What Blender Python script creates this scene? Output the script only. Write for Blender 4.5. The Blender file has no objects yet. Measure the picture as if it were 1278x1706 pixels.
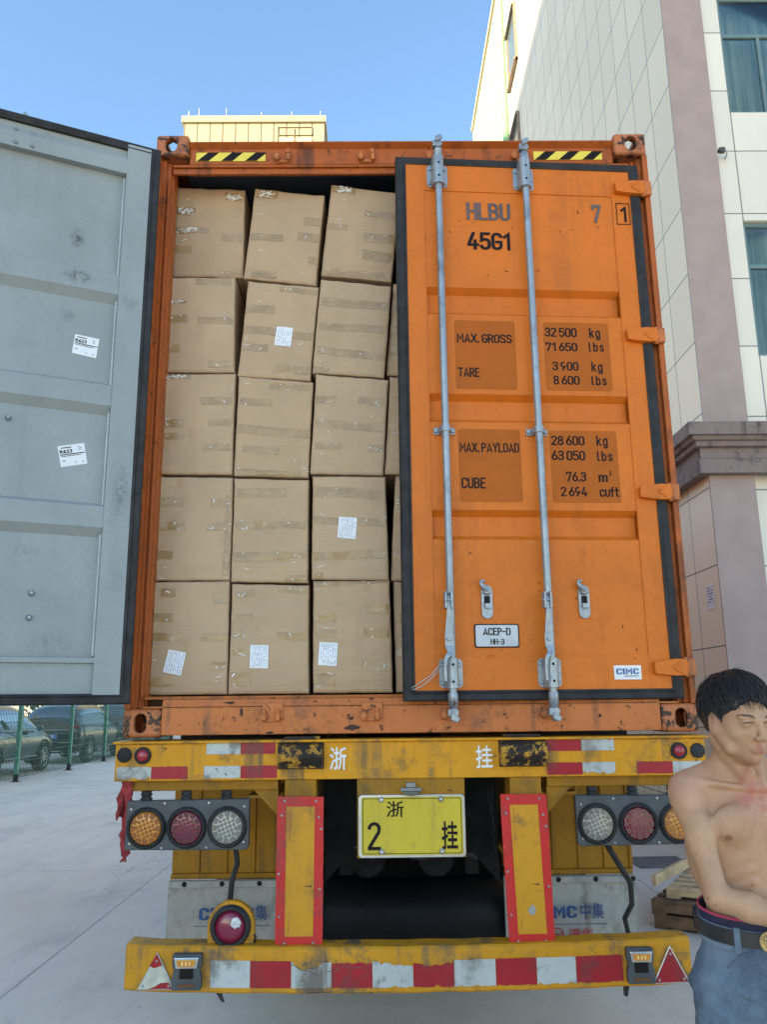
import bpy, bmesh, math, random
import numpy as np
from mathutils import Matrix, Vector
R = math.radians
scene = bpy.context.scene
COL = scene.collection
# ------------------------------------------------------------------ camera
cam_d = bpy.data.cameras.new('camera'); cam = bpy.data.objects.new('camera', cam_d); COL.objects.link(cam)
def cam_matrix(yaw, pitch, roll, loc):
    Rz = Matrix.Rotation(yaw, 3, 'Z'); Rx = Matrix.Rotation(pitch, 3, 'X'); Ry = Matrix.Rotation(roll, 3, 'Y')
    M = Rz @ Rx @ Ry
    r, f, u = M.col[0], M.col[1], M.col[2]
    return Matrix(((r[0], u[0], -f[0], loc[0]), (r[1], u[1], -f[1], loc[1]), (r[2], u[2], -f[2], loc[2]), (0, 0, 0, 1)))
cam.matrix_world = cam_matrix(-.0104, .2256, .0106, (-.1476, -3.6073, 1.6349))
cam_d.sensor_fit = 'VERTICAL'; cam_d.sensor_height = 36; cam_d.lens = 1381 / 1706 * 36
cam_d.clip_start = .05; cam_d.clip_end = 2000
scene.camera = cam
# ------------------------------------------------------------------ world, sun, exposure
SUN_EL, SUN_AZ = R(22), R(50)          # the sun stands behind and to the left of the camera
w = bpy.data.worlds.new('World'); scene.world = w; w.use_nodes = True
nt = w.node_tree; bg = nt.nodes['Background']
sky = nt.nodes.new('ShaderNodeTexSky'); sky.sky_type = 'NISHITA'; sky.sun_disc = False
sky.sun_elevation = SUN_EL; sky.sun_rotation = math.pi + SUN_AZ
sky.air_density = 1.0; sky.dust_density = .3; sky.ozone_density = 3.5
hs = nt.nodes.new('ShaderNodeHueSaturation'); hs.inputs['Saturation'].default_value = 1.05; nt.links.new(sky.outputs[0], hs.inputs['Color']); nt.links.new(hs.outputs[0], bg.inputs[0]); bg.inputs[1].default_value = .12
sd = bpy.data.lights.new('sun', 'SUN'); sd.energy = 4.2; sd.angle = R(.5); sd.color = (1, .84, .60)
so = bpy.data.objects.new('sun', sd); COL.objects.link(so)
toward = Vector((-math.sin(SUN_AZ) * math.cos(SUN_EL), -math.cos(SUN_AZ) * math.cos(SUN_EL), math.sin(SUN_EL)))
so.rotation_euler = toward.to_track_quat('Z', 'Y').to_euler()
so.location = (-20, -20, 30)
vs = scene.view_settings
vs.view_transform = 'Standard'; vs.look = 'None'; vs.gamma = 1; vs.use_curve_mapping = False
vs.exposure = 2.05
try:
    vs.use_white_balance = True; vs.white_balance_temperature = 7600; vs.white_balance_tint = 8
except Exception: pass
scene.render.engine = 'CYCLES'
scene.cycles.max_bounces = 8; scene.cycles.diffuse_bounces = 4; scene.cycles.use_denoising = True

# ------------------------------------------------------------------ materials
class NT:
    def __init__(s, name):
        s.m = bpy.data.materials.new(name); s.m.use_nodes = True; s.t = s.m.node_tree
        s.b = s.t.nodes['Principled BSDF']; s.tc = s.t.nodes.new('ShaderNodeTexCoord')
    def n(s, typ, **kw):
        n = s.t.nodes.new(typ)
        for k, v in kw.items(): setattr(n, k, v)
        return n
    def l(s, a, b): s.t.links.new(a, b)
    def coord(s, sx=1, sy=1, sz=1, rnd=False):
        mp = s.n('ShaderNodeMapping'); mp.inputs['Scale'].default_value = (sx, sy, sz)
        if rnd:
            oi = s.n('ShaderNodeObjectInfo'); va = s.n('ShaderNodeVectorMath', operation='SCALE'); cx = s.n('ShaderNodeCombineXYZ')
            for i in range(3): s.l(oi.outputs['Random'], cx.inputs[i])
            s.l(cx.outputs[0], va.inputs[0]); va.inputs['Scale'].default_value = 37
            ad = s.n('ShaderNodeVectorMath', operation='ADD'); s.l(s.tc.outputs['Object'], ad.inputs[0]); s.l(va.outputs[0], ad.inputs[1]); s.l(ad.outputs[0], mp.inputs[0])
        else: s.l(s.tc.outputs['Object'], mp.inputs[0])
        return mp.outputs[0]
    def noise(s, scale, detail=4, rough=.6, sx=1, sy=1, sz=1, rnd=False, dist=0):
        t = s.n('ShaderNodeTexNoise'); t.inputs['Scale'].default_value = scale; t.inputs['Detail'].default_value = detail
        t.inputs['Roughness'].default_value = rough; t.inputs['Distortion'].default_value = dist
        s.l(s.coord(sx, sy, sz, rnd), t.inputs['Vector']); return t.outputs['Fac']
    def ramp(s, x, a, b, lo=0., hi=1.):
        m = s.n('ShaderNodeMapRange'); m.inputs[1].default_value = a; m.inputs[2].default_value = b
        m.inputs[3].default_value = lo; m.inputs[4].default_value = hi; m.interpolation_type = 'SMOOTHSTEP'
        s.l(x, m.inputs[0]); return m.outputs[0]
    def math(s, op, a, b=None, c=None):
        m = s.n('ShaderNodeMath', operation=op)
        for i, v in enumerate((a, b, c)):
            if v is None: continue
            if isinstance(v, (int, float)): m.inputs[i].default_value = v
            else: s.l(v, m.inputs[i])
        return m.outputs[0]
    def mix(s, f, a, b):
        m = s.n('ShaderNodeMix', data_type='RGBA')
        for i, v in ((0, f), (6, a), (7, b)):
            if isinstance(v, (int, float)): m.inputs[i].default_value = v
            elif isinstance(v, tuple): m.inputs[i].default_value = (*v, 1) if len(v) == 3 else v
            else: s.l(v, m.inputs[i])
        return m.outputs[2]
    def base(s, c):
        if isinstance(c, tuple): s.b.inputs['Base Color'].default_value = (*c, 1)
        else: s.l(c, s.b.inputs['Base Color'])
    def rough(s, c):
        if isinstance(c, (int, float)): s.b.inputs['Roughness'].default_value = c
        else: s.l(c, s.b.inputs['Roughness'])
    def bump(s, h, strength=.3, dist=.01):
        b = s.n('ShaderNodeBump'); b.inputs['Strength'].default_value = strength; b.inputs['Distance'].default_value = dist
        s.l(h, b.inputs['Height']); s.l(b.outputs[0], s.b.inputs['Normal'])
    def sep(s):
        x = s.n('ShaderNodeSeparateXYZ'); s.l(s.tc.outputs['Object'], x.inputs[0]); return x.outputs
    def edge(s, r=.012):
        bv = s.n('ShaderNodeBevel'); bv.samples = 4; bv.inputs['Radius'].default_value = r
        g = s.n('ShaderNodeNewGeometry'); d = s.n('ShaderNodeVectorMath', operation='DOT_PRODUCT')
        s.l(bv.outputs[0], d.inputs[0]); s.l(g.outputs['Normal'], d.inputs[1]); return d.outputs['Value']
def simple(name, col, rough=.6, metal=0., var=.12, scale=6, bump=0., bs=40, rnd=False, spec=None, coat=0):
    s = NT(name); f = s.noise(scale, 5, rnd=rnd)
    lo = tuple(c * (1 - var) for c in col); hi = tuple(min(1, c * (1 + var)) for c in col)
    s.base(s.mix(s.ramp(f, .3, .7), lo, hi)); s.rough(rough); s.b.inputs['Metallic'].default_value = metal
    if spec is not None: s.b.inputs['Specular IOR Level'].default_value = spec
    if coat: s.b.inputs['Coat Weight'].default_value = coat
    if bump: s.bump(s.noise(bs, 4, rnd=rnd), bump, .004)
    return s.m
def painted(name, col, dirt=(.10, .06, .035), rust=(.10, .035, .012), dirt_amt=.35, edge_amt=.5, rough=.42, chips=.72, streak=True, grime_z=None, chip_col=None, chip_s=21):
    s = NT(name)
    v = s.noise(2.3, 6, .65); c = s.mix(s.ramp(v, .25, .75), tuple(x * .88 for x in col), tuple(min(1, x * 1.07) for x in col))
    v2 = s.noise(45, 5, .7); c = s.mix(s.math('MULTIPLY', s.ramp(v2, .45, .75), .16), c, tuple(x * .55 for x in col))
    if streak:
        st = s.ramp(s.noise(11, 5, .6, 1, 1, .06), .50, .64); blot = s.ramp(s.noise(2.6, 6, .7), .42, .60)
        c = s.mix(s.math('MULTIPLY', s.math('MULTIPLY', st, blot), dirt_amt * 1.3), c, dirt)
    bl = s.ramp(s.noise(5.7, 8, .75), .52, .66); c = s.mix(s.math('MULTIPLY', bl, dirt_amt), c, dirt)
    if grime_z:
        z = s.sep()[2]; g = s.ramp(z, grime_z[0], grime_z[1], 1, 0)
        g = s.math('MULTIPLY', g, s.ramp(s.noise(7, 7, .7), .3, .62)); c = s.mix(s.math('MULTIPLY', g, .75), c, dirt)
    ch = s.ramp(s.noise(chip_s, 8, .75), chips - .07, chips - .05); c = s.mix(ch, c, chip_col or rust)
    if edge_amt:
        e = s.ramp(s.edge(.010), .80, .95, 1, 0); e = s.math('MULTIPLY', e, s.ramp(s.noise(17, 6, .8), .66 - edge_amt * .2, .72 - edge_amt * .2))
        c = s.mix(e, c, rust)
    s.base(c); s.rough(s.ramp(v2, .3, .8, rough - .06, rough + .22)); s.b.inputs['Specular IOR Level'].default_value = .28; s.bump(s.noise(120, 3), .12, .002)
    return s.m
M = {}
M['orange'] = painted('orange container paint', (.65, .158, .014), dirt=(.24, .07, .02), dirt_amt=.15, edge_amt=.35, chips=.80)
M['orange_worn'] = painted('worn orange paint', (.56, .165, .045), dirt=(.13, .065, .04), dirt_amt=.5, edge_amt=1.0, chips=.66)
M['orange_frame'] = painted('orange frame paint', (.43, .10, .018), dirt=(.075, .028, .014), dirt_amt=.62, edge_amt=.9, chips=.68)
M['casting'] = painted('battered casting paint', (.50, .16, .06), dirt=(.06, .03, .02), rust=(.05, .028, .02), dirt_amt=.8, edge_amt=1.3, chips=.60, chip_s=11)
M['tint_patch'] = simple('darker orange panel paint', (.42, .10, .008), .5, var=.06, spec=.2)
M['yellow'] = painted('dirty yellow chassis paint', (.68, .29, .012), dirt=(.15, .095, .045), rust=(.06, .035, .02), dirt_amt=.68, edge_amt=.7, chips=.70, rough=.5)
M['yellow_dirty'] = painted('grimy yellow paint', (.50, .25, .03), dirt=(.03, .024, .018), rust=(.025, .018, .014), dirt_amt=1., edge_amt=1.2, chips=.53, rough=.55, chip_s=13)
M['yellow_dull'] = painted('dull ochre mudguard paint', (.36, .165, .012), dirt=(.12, .075, .03), dirt_amt=.5, edge_amt=.3, rough=.6)
M['grey_door'] = painted('grey door lining paint', (.285, .315, .315), dirt=(.19, .20, .20), rust=(.12, .10, .09), dirt_amt=.16, edge_amt=.15, chips=.79, rough=.36)
M['galv'] = painted('galvanised steel', (.33, .37, .40), dirt=(.14, .14, .14), rust=(.16, .10, .06), dirt_amt=.5, edge_amt=.2, chips=.72, rough=.38)
M['galv'].node_tree.nodes['Principled BSDF'].inputs['Metallic'].default_value = .55
M['rubber'] = simple('black rubber', (.022, .022, .023), .6, var=.4, scale=14, bump=.15, spec=.3)
M['rubber_dk'] = simple('dusty dark rubber', (.024, .024, .025), .7, var=.4, scale=9, bump=.2, spec=.3)
M['dark_steel'] = simple('dirty dark steel', (.010, .010, .011), .7, var=.5, scale=8, bump=.2, spec=.2)
M['black_void'] = simple('under trailer shade black', (.006, .006, .007), .8, var=.3, spec=.15)  # near black colour standing in for shade under the trailer
M['interior'] = simple('shade dark interior', (.05, .06, .07), .6)  # shade in the gaps around the boxes put into the lining colour
M['ink'] = simple('black lettering', (.014, .010, .010), .6, var=.1, spec=.15)
M['ink_grey'] = simple('worn grey lettering', (.10, .075, .075), .6, var=.2)
M['white'] = simple('white vinyl', (.72, .74, .75), .4, var=.05)
M['paper'] = simple('white paper label', (.74, .77, .80), .6, var=.05)
M['print'] = simple('grey print', (.16, .18, .24), .7, var=.1)
M['blue_ink'] = simple('blue lettering', (.03, .12, .32), .5, var=.1)
M['flap_blue'] = simple('faded dark blue lettering', (.02, .065, .19), .7, var=.3, scale=30)
M['navy_ink'] = simple('faded navy lettering', (.05, .075, .16), .7, var=.3, scale=30)
M['red_ink'] = simple('faded red lettering', (.36, .05, .05), .7, var=.3, scale=30)
M['hazard_y'] = simple('yellow hazard tape', (.78, .62, .07), .45, var=.08)
M['tape_w'] = painted('dirty white reflective tape', (.48, .50, .47), dirt=(.17, .155, .13), dirt_amt=.85, edge_amt=0, chips=.70, rough=.35)
M['tape_r'] = painted('dirty red reflective tape', (.38, .016, .026), dirt=(.15, .045, .04), dirt_amt=.65, edge_amt=0, chips=.74, rough=.35, chip_col=(.3, .2, .08))
M['board_red'] = painted('red marker board', (.60, .028, .026), dirt=(.22, .06, .05), dirt_amt=.6, edge_amt=.15, chips=.76, rough=.4, chip_col=(.4, .38, .36))
M['board_yel'] = painted('yellow marker board', (.62, .28, .02), dirt=(.26, .13, .04), dirt_amt=.75, edge_amt=0, chips=.76, rough=.45)
M['bumper'] = painted('scuffed yellow bumper paint', (.62, .27, .014), dirt=(.14, .10, .06), rust=(.07, .045, .03), dirt_amt=.85, edge_amt=.9, chips=.70, rough=.55)
M['plate_y'] = painted('yellow number plate', (.60, .45, .04), dirt=(.25, .19, .07), dirt_amt=.4, edge_amt=0, chips=.9)
M['flap'] = painted('dusty grey rubber flap', (.40, .385, .345), dirt=(.20, .17, .13), dirt_amt=.7, edge_amt=0, chips=.85, rough=.8)
M['ribbon'] = simple('faded red cloth', (.28, .03, .03), .9, var=.4, scale=25)
M['black_plastic'] = simple('grey black plastic', (.055, .065, .07), .5, var=.25, scale=10, bump=.1)
M['chrome'] = simple('dusty chrome', (.55, .55, .52), .25, .8, var=.15)
M['bolt'] = simple('bolt steel', (.45, .46, .46), .35, .7, var=.2)
def lens(name, col, glow=0):
    s = NT(name); s.base(s.mix(s.ramp(s.noise(90, 3), .3, .7), tuple(c * .7 for c in col), col)); s.rough(.18)
    s.b.inputs['Coat Weight'].default_value = .5; s.bump(s.noise(160, 2), .2, .002); return s.m
M['amber'] = lens('amber lens', (.72, .27, .02)); M['redlens'] = lens('purple red lens', (.26, .016, .05))
M['redlens2'] = lens('red lens', (.42, .015, .03)); M['clear'] = lens('clear lens', (.46, .45, .38))
M['amber_cell'] = lens('amber reflector cell', (.30, .085, .008)); M['red_cell'] = lens('red reflector cell', (.09, .006, .02)); M['clear_cell'] = lens('clear reflector cell', (.17, .17, .145))
def cardboard():
    s = NT('brown cardboard'); c = (.46, .308, .178)
    f = s.noise(3, 4, rnd=True); b = s.mix(s.ramp(f, .3, .7), tuple(x * .93 for x in c), tuple(x * 1.06 for x in c))
    b = s.mix(s.math('MULTIPLY', s.ramp(s.noise(2, 5, .6, .6, 1, 55, rnd=True), .35, .7), .10), b, (.36, .25, .155))
    b = s.mix(s.math('MULTIPLY', s.ramp(s.noise(60, 4, rnd=True), .5, .75), .15), b, (.34, .235, .145))
    oi = s.n('ShaderNodeObjectInfo'); b = s.mix(s.math('MULTIPLY', oi.outputs['Random'], .16), b, (.56, .43, .30))
    s.base(b); s.rough(.72)
    h = s.math('ADD', s.noise(1.6, 3, .5, .5, 1, 70, rnd=True), s.math('MULTIPLY', s.noise(14, 4, .6, rnd=True), .9)); s.bump(h, .35, .006); return s.m
M['card'] = cardboard()
def tape_mat():
    s = NT('brown packing tape'); s.base(s.mix(s.ramp(s.noise(20, 4, rnd=True), .3, .7), (.31, .19, .08), (.40, .255, .115))); s.rough(.2)
    s.b.inputs['Coat Weight'].default_value = .3; s.b.inputs['Coat Roughness'].default_value = .08
    s.bump(s.noise(9, 5, .7, 1, 1, 5, rnd=True, dist=1.5), .6, .006); return s.m
M['tape'] = tape_mat()
s_ = NT('white film glints'); s_.base((.85, .85, .82)); s_.rough(.12); s_.b.inputs['Coat Weight'].default_value = .6; s_.bump(s_.noise(70, 4), .5, .004); M['film'] = s_.m  # sky glints on creased tape painted as a white film

def tile_wall(name, col, axis, size_u, size_z, off_u, off_z, lw=.007, joint=(.15, .15, .145), stain=.25):
    s = NT(name); o = s.sep(); u = s.math('DIVIDE', s.math('SUBTRACT', o[axis], off_u), size_u); z = s.math('DIVIDE', s.math('SUBTRACT', o[2], off_z), size_z)
    def line(x, size): 
        f = s.math('FRACT', x); d = s.math('MINIMUM', f, s.math('SUBTRACT', 1, f)); return s.math('LESS_THAN', d, lw / size)
    ln = s.math('MAXIMUM', line(u, size_u), line(z, size_z))
    cx = s.n('ShaderNodeCombineXYZ'); s.l(s.math('FLOOR', u), cx.inputs[0]); s.l(s.math('FLOOR', z), cx.inputs[1])
    wn = s.n('ShaderNodeTexWhiteNoise', noise_dimensions='2D'); s.l(cx.outputs[0], wn.inputs[0])
    c = s.mix(wn.outputs[0], tuple(x * .95 for x in col), tuple(min(1, x * 1.04) for x in col))
    c = s.mix(s.math('MULTIPLY', s.ramp(s.noise(.9, 7, .7, 1, 1, .35), .5, .8), stain), c, tuple(x * .72 for x in col))
    c = s.mix(s.math('MULTIPLY', s.ramp(s.noise(24, 5, .7), .55, .8), .12), c, tuple(x * .7 for x in col))
    c = s.mix(ln, c, joint); s.base(c); s.rough(.5)
    s.bump(s.math('SUBTRACT', s.math('MULTIPLY', s.noise(1.3, 2), .5), ln), .25, .01); return s.m
M['glass'] = None
def glass(name, tint, gl=.18):
    s = NT(name); out = s.t.nodes['Material Output']; tr = s.n('ShaderNodeBsdfTransparent'); tr.inputs[0].default_value = (*tint, 1)
    g = s.n('ShaderNodeBsdfGlossy'); g.inputs[0].default_value = (.8, .9, .92, 1); g.inputs[1].default_value = .03
    fr = s.n('ShaderNodeFresnel'); fr.inputs[0].default_value = 1.35; mx = s.n('ShaderNodeMixShader')
    s.l(s.math('ADD', fr.outputs[0], gl), mx.inputs[0]); s.l(tr.outputs[0], mx.inputs[1]); s.l(g.outputs[0], mx.inputs[2]); s.l(mx.outputs[0], out.inputs[0]); return s.m
M['glass'] = glass('teal window glass', (.70, .745, .70), .05); M['carglass'] = glass('dark car glass', (.10, .12, .12), .25)

# ------------------------------------------------------------------ mesh builder
W = {}                                   # world matrix of each empty or frame
I4 = Matrix.Identity(4)

# condensed sign-painter lettering drawn as ribbons (centre lines on a unit-high cell)
def _arc(cx, cz, rx, rz, a0, a1, n=8): return [(cx + rx * math.cos(R(a0 + (a1 - a0) * i / n)), cz + rz * math.sin(R(a0 + (a1 - a0) * i / n))) for i in range(n + 1)]
_w = .40; _r = .20; _l = lambda *p: list(p)
def _round(w=_w, z0=0, z1=1, r=_r): return _l((w, (z0 + z1) / 2)) + _arc(w - r, z1 - r, r, r, 0, 90) + _arc(r, z1 - r, r, r, 90, 180) + _arc(r, z0 + r, r, r, 180, 270) + _arc(w - r, z0 + r, r, r, 270, 360) + _l((w, (z0 + z1) / 2))
_S = lambda z1, z0: _arc(_w - _r, z1 - .2, .2, .2, 10, 90) + _arc(_r, z1 - .2, .2, .2, 90, 180)[1:] + [(0, .70)] + [(.05, .60), (.20, .515), (.34, .43), (_w, .32)] + [(_w, .2)] + _arc(_w - _r, .2, .2, .2, 0, -90)[1:] + _arc(_r, .2, .2, .2, -90, -170)
GL = {
'0': (_w, [_round()]), 'O': (_w, [_round()]), '1': (.24, [[(0, .80), (.20, 1.0), (.20, 0)]]),
'2': (_w, [_arc(.2, .8, .2, .2, 170, 0, 12) + [(.385, .66), (0, .04), (0, 0), (_w, 0)]]),
'3': (_w, [_arc(.2, .8, .19, .2, 165, 0, 12) + [(.39, .72)] + _arc(.2, .72, .19, .18, 0, -90)[1:], [(.12, .54)] + _arc(.19, .27, .21, .27, 90, -165, 16)]),
'4': (.44, [[(.24, 1), (0, .28), (0, .24), (.44, .24)], [(.32, .50), (.32, 0)]]),
'5': (_w, [[(_w - .02, 1), (.03, 1), (.01, .54)] + [(.10, .60)] + _arc(.20, .40, .20, .22, 90, 0) + _arc(.20, .2, .20, .2, 0, -168, 12)]),
'6': (_w, [[(.28, 1), (.04, .50)] + _arc(.2, .3, .2, .3, 160, 250)[1:] + _arc(.2, .3, .2, .3, 250, 520, 22)]),
'7': (_w, [[(0, .84), (0, 1), (_w, 1), (_w, .94), (.13, 0)]]),
'8': (_w, [_arc(.2, .765, .18, .235, -90, 270, 22), _arc(.2, .265, .2, .265, 90, 450, 24)]),
'9': (_w, [[(.12, 0), (.36, .50)] + _arc(.2, .7, .2, .3, -20, -290, 24)]),
'A': (.46, [[(0, 0), (.23, 1), (.46, 0)], [(.07, .24), (.39, .24)]]), 'B': (_w, [[(.2, .53), (0, .53)], [(0, 0), (0, 1), (.2, 1)] + _arc(.2, .765, .18, .235, 90, -90, 12)[1:], [(.2, .53)] + _arc(.2, .265, .2, .265, 90, -90, 12)[1:] + [(0, 0)]]),
'C': (_w, [_arc(.2, .8, .2, .2, 0, 180, 14) + _arc(.2, .2, .2, .2, 180, 360, 14)]), 'D': (_w, [[(0, 0), (0, 1), (.18, 1)] + _arc(.18, .78, .22, .22, 90, 0)[1:] + _arc(.18, .22, .22, .22, 0, -90) + [(0, 0)]]),
'E': (.36, [[(.36, 1), (0, 1), (0, 0), (.36, 0)], [(0, .53), (.31, .53)]]), 'G': (_w, [_arc(.2, .8, .2, .2, 10, 180, 14) + _arc(.2, .2, .2, .2, 180, 360, 14) + [(_w, .46), (.2, .46)]]),
'H': (_w, [[(0, 0), (0, 1)], [(_w, 0), (_w, 1)], [(0, .52), (_w, .52)]]), 'I': (.02, [[(.01, 0), (.01, 1)]]), 'L': (.34, [[(0, 1), (0, 0), (.34, 0)]]),
'M': (.52, [[(0, 0), (0, 1), (.26, .38), (.52, 1), (.52, 0)]]), 'O': (_w, [_round()]), 'P': (_w, [[(0, 0), (0, 1), (.16, 1)] + _arc(.16, .73, .24, .27, 90, -90, 12)[1:] + [(0, .46)]]),
'R': (_w, [[(0, 0), (0, 1), (.16, 1)] + _arc(.16, .73, .24, .27, 90, -90, 12)[1:] + [(0, .46)], [(.20, .46), (.41, 0)]]), 'S': (_w, [_S(1, 0)]), 'T': (.44, [[(0, 1), (.44, 1)], [(.22, 1), (.22, 0)]]),
'U': (_w, [[(0, 1), (0, .2)] + _arc(.2, .2, .2, .2, 180, 360, 12)[1:] + [(_w, 1)]]), 'X': (.44, [[(0, 1), (.44, 0)], [(.44, 1), (0, 0)]]), 'Y': (.44, [[(0, 1), (.22, .45), (.44, 1)], [(.22, .45), (.22, 0)]]),
'.': (.02, [[(.01, -.02), (.01, .06)]]), '-': (.26, [[(0, .5), (.26, .5)]]),
'k': (.34, [[(0, 0), (0, 1)], [(.32, .70), (0, .27)], [(.12, .43), (.35, 0)]]), 'g': (.34, [_arc(.17, .53, .17, .17, 0, 180, 10) + _arc(.17, .17, .17, .17, 180, 360, 10) + [(.34, .53)], [(.34, .70), (.34, -.12)] + _arc(.17, -.12, .17, .15, 0, -165, 10)[1:]]),
'l': (.14, [[(0, 1), (0, .12)] + _arc(.12, .12, .12, .12, 180, 270, 6)[1:]]), 'b': (.34, [[(0, 0), (0, 1)], [(0, .53)] + _arc(.17, .53, .17, .17, 180, 0, 10)[1:] + _arc(.17, .17, .17, .17, 0, -180, 10)]),
's': (.32, [_arc(.16, .55, .15, .15, 15, 180, 10) + [(.03, .45), (.28, .27)] + _arc(.16, .15, .16, .15, 20, -165, 10)]), 'm': (.56, [[(0, 0), (0, .7)], [(0, .56)] + _arc(.14, .56, .14, .14, 180, 0, 10)[1:] + [(.28, 0)], [(.28, .56)] + _arc(.42, .56, .14, .14, 180, 0, 10)[1:] + [(.56, 0)]]),
'c': (.32, [_arc(.17, .53, .17, .17, 10, 180, 10) + _arc(.17, .17, .17, .17, 180, 350, 10)]), 'u': (.34, [[(0, .7), (0, .17)] + _arc(.17, .17, .17, .17, 180, 360, 10)[1:] + [(.34, .7)]]),
'f': (.24, [[(.08, 0), (.08, .84)] + _arc(.22, .84, .14, .14, 180, 95, 6)[1:], [(0, .64), (.24, .64)]]), 't': (.24, [[(.08, .95), (.08, .13)] + _arc(.21, .13, .13, .13, 180, 270, 6)[1:], [(0, .66), (.24, .66)]]),
'\u00b3': (_w, [])}
def ribbons(string, t=.13, gap=.20, space=.20):
    vs, fs, x0, lay = [], [], 0, 0
    for ch in string:
        if ch == ' ': x0 += space; continue
        w_, st = GL[ch]
        for pl in st:
            P = [Vector((p[0] + x0, p[1])) for p in pl]; Q = [P[0]]
            for p in P[1:]:
                if (p - Q[-1]).length > 1e-4: Q.append(p)
            P = Q; n = len(P); b = len(vs); cl = (P[0] - P[-1]).length < 1e-3
            for i in range(n):
                a = (P[i] - P[i - 1]).normalized() if i else ((P[-1] - P[-2]).normalized() if cl else (P[1] - P[0]).normalized()); c = (P[i + 1] - P[i]).normalized() if i < n - 1 else ((P[1] - P[0]).normalized() if cl else a)
                tn = (a + c); tn = tn.normalized() if tn.length > .05 else a; nn = Vector((-tn.y, tn.x)); k = min(2.2, 1 / max(.3, abs(nn.dot(Vector((-a.y, a.x)))))); p = P[i]
                if not cl and i == 0: p = p - c * t * .5 * (1 if len(pl) > 1 else 1)
                if not cl and i == n - 1: p = p + a * t * .5
                vs += [(p.x + nn.x * t / 2 * k, p.y + nn.y * t / 2 * k, lay), (p.x - nn.x * t / 2 * k, p.y - nn.y * t / 2 * k, lay)]
            fs += [(b + 2 * i, b + 2 * i + 1, b + 2 * i + 3, b + 2 * i + 2) for i in range(n - 1)]; lay = (lay + 1) % 3
        x0 += w_ + gap
    return vs, fs
class MB:
    def __init__(s, frame=None): s.v = []; s.f = []; s.mi = []; s.sm = []; s.fr = frame or I4; s.mat = 0; s.smooth = False
    def add(s, vs, fs, smooth=None):
        b = len(s.v); s.v += [s.fr @ Vector(p) for p in vs]
        for f in fs: s.f.append([b + i for i in f]); s.mi.append(s.mat); s.sm.append(s.smooth if smooth is None else smooth)
        return s
    def box(s, x0, y0, z0, x1, y1, z1, m=None):
        if m is not None: s.mat = m
        x0, x1 = sorted((x0, x1)); y0, y1 = sorted((y0, y1)); z0, z1 = sorted((z0, z1))
        return s.add([(x0, y0, z0), (x1, y0, z0), (x1, y1, z0), (x0, y1, z0), (x0, y0, z1), (x1, y0, z1), (x1, y1, z1), (x0, y1, z1)],
                     [(0, 3, 2, 1), (4, 5, 6, 7), (0, 1, 5, 4), (1, 2, 6, 5), (2, 3, 7, 6), (3, 0, 4, 7)], False)
    def prism(s, poly, a, b, axis='y', m=None):
        """poly in the plane across axis: y -> (x,z), x -> (y,z), z -> (x,y)"""
        if m is not None: s.mat = m
        def P(p, t): return {'y': (p[0], t, p[1]), 'x': (t, p[0], p[1]), 'z': (p[0], p[1], t)}[axis]
        n = len(poly); vs = [P(p, a) for p in poly] + [P(p, b) for p in poly]
        ar = sum(poly[i][0] * poly[(i + 1) % n][1] - poly[(i + 1) % n][0] * poly[i][1] for i in range(n))
        fl = (ar > 0) == (a < b); fl = fl if axis != 'y' else not fl
        F = [list(range(n))[::-1], list(range(n, 2 * n))] + [[i, (i + 1) % n, n + (i + 1) % n, n + i] for i in range(n)]
        if not fl: F = [f[::-1] for f in F]
        return s.add(vs, F, False)
    def cyl(s, p0, p1, r0, r1=None, seg=20, caps=True, m=None, smooth=True):
        if m is not None: s.mat = m
        r1 = r0 if r1 is None else r1; p0 = Vector(p0); p1 = Vector(p1); d = (p1 - p0).normalized()
        a = d.orthogonal().normalized(); b = d.cross(a)
        vs = [tuple(p + (a * math.cos(t) + b * math.sin(t)) * r) for p, r in ((p0, r0), (p1, r1)) for t in (2 * math.pi * i / seg for i in range(seg))]
        s.add(vs, [(i, (i + 1) % seg, seg + (i + 1) % seg, seg + i) for i in range(seg)], smooth)
        if caps:
            s.add(vs[:seg], [list(range(seg))[::-1]], False); s.add(vs[seg:], [list(range(seg))], False)
        return s
    def tube(s, pts, r, seg=8, m=None):
        if m is not None: s.mat = m
        pts = [Vector(p) for p in pts]; n = len(pts); vs = []; rr = r if isinstance(r, (list, tuple)) else [r] * n
        a = (pts[1] - pts[0]).normalized().orthogonal().normalized()
        for i, p in enumerate(pts):
            d = (pts[min(i + 1, n - 1)] - pts[max(i - 1, 0)]).normalized(); a = (a - d * a.dot(d)).normalized(); b = d.cross(a)
            vs += [tuple(p + (a * math.cos(2 * math.pi * k / seg) + b * math.sin(2 * math.pi * k / seg)) * rr[i]) for k in range(seg)]
        fs = [(i * seg + k, i * seg + (k + 1) % seg, (i + 1) * seg + (k + 1) % seg, (i + 1) * seg + k) for i in range(n - 1) for k in range(seg)]
        fs += [list(range(seg))[::-1], [(n - 1) * seg + k for k in range(seg)]]
        return s.add(vs, fs, True)
    def lathe(s, c, axis, prof, seg=32, m=None):
        """prof: list of (distance along axis, radius)"""
        if m is not None: s.mat = m
        c = Vector(c); d = Vector(axis).normalized(); a = d.orthogonal().normalized(); b = d.cross(a); n = len(prof)
        vs = [tuple(c + d * h + (a * math.cos(2 * math.pi * k / seg) + b * math.sin(2 * math.pi * k / seg)) * r) for h, r in prof for k in range(seg)]
        fs = [(i * seg + k, i * seg + (k + 1) % seg, (i + 1) * seg + (k + 1) % seg, (i + 1) * seg + k) for i in range(n - 1) for k in range(seg)]
        s.add(vs, fs, True)
        s.add(vs[:seg], [list(range(seg))[::-1]], False); s.add(vs[-seg:], [list(range(seg))], False); return s
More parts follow.
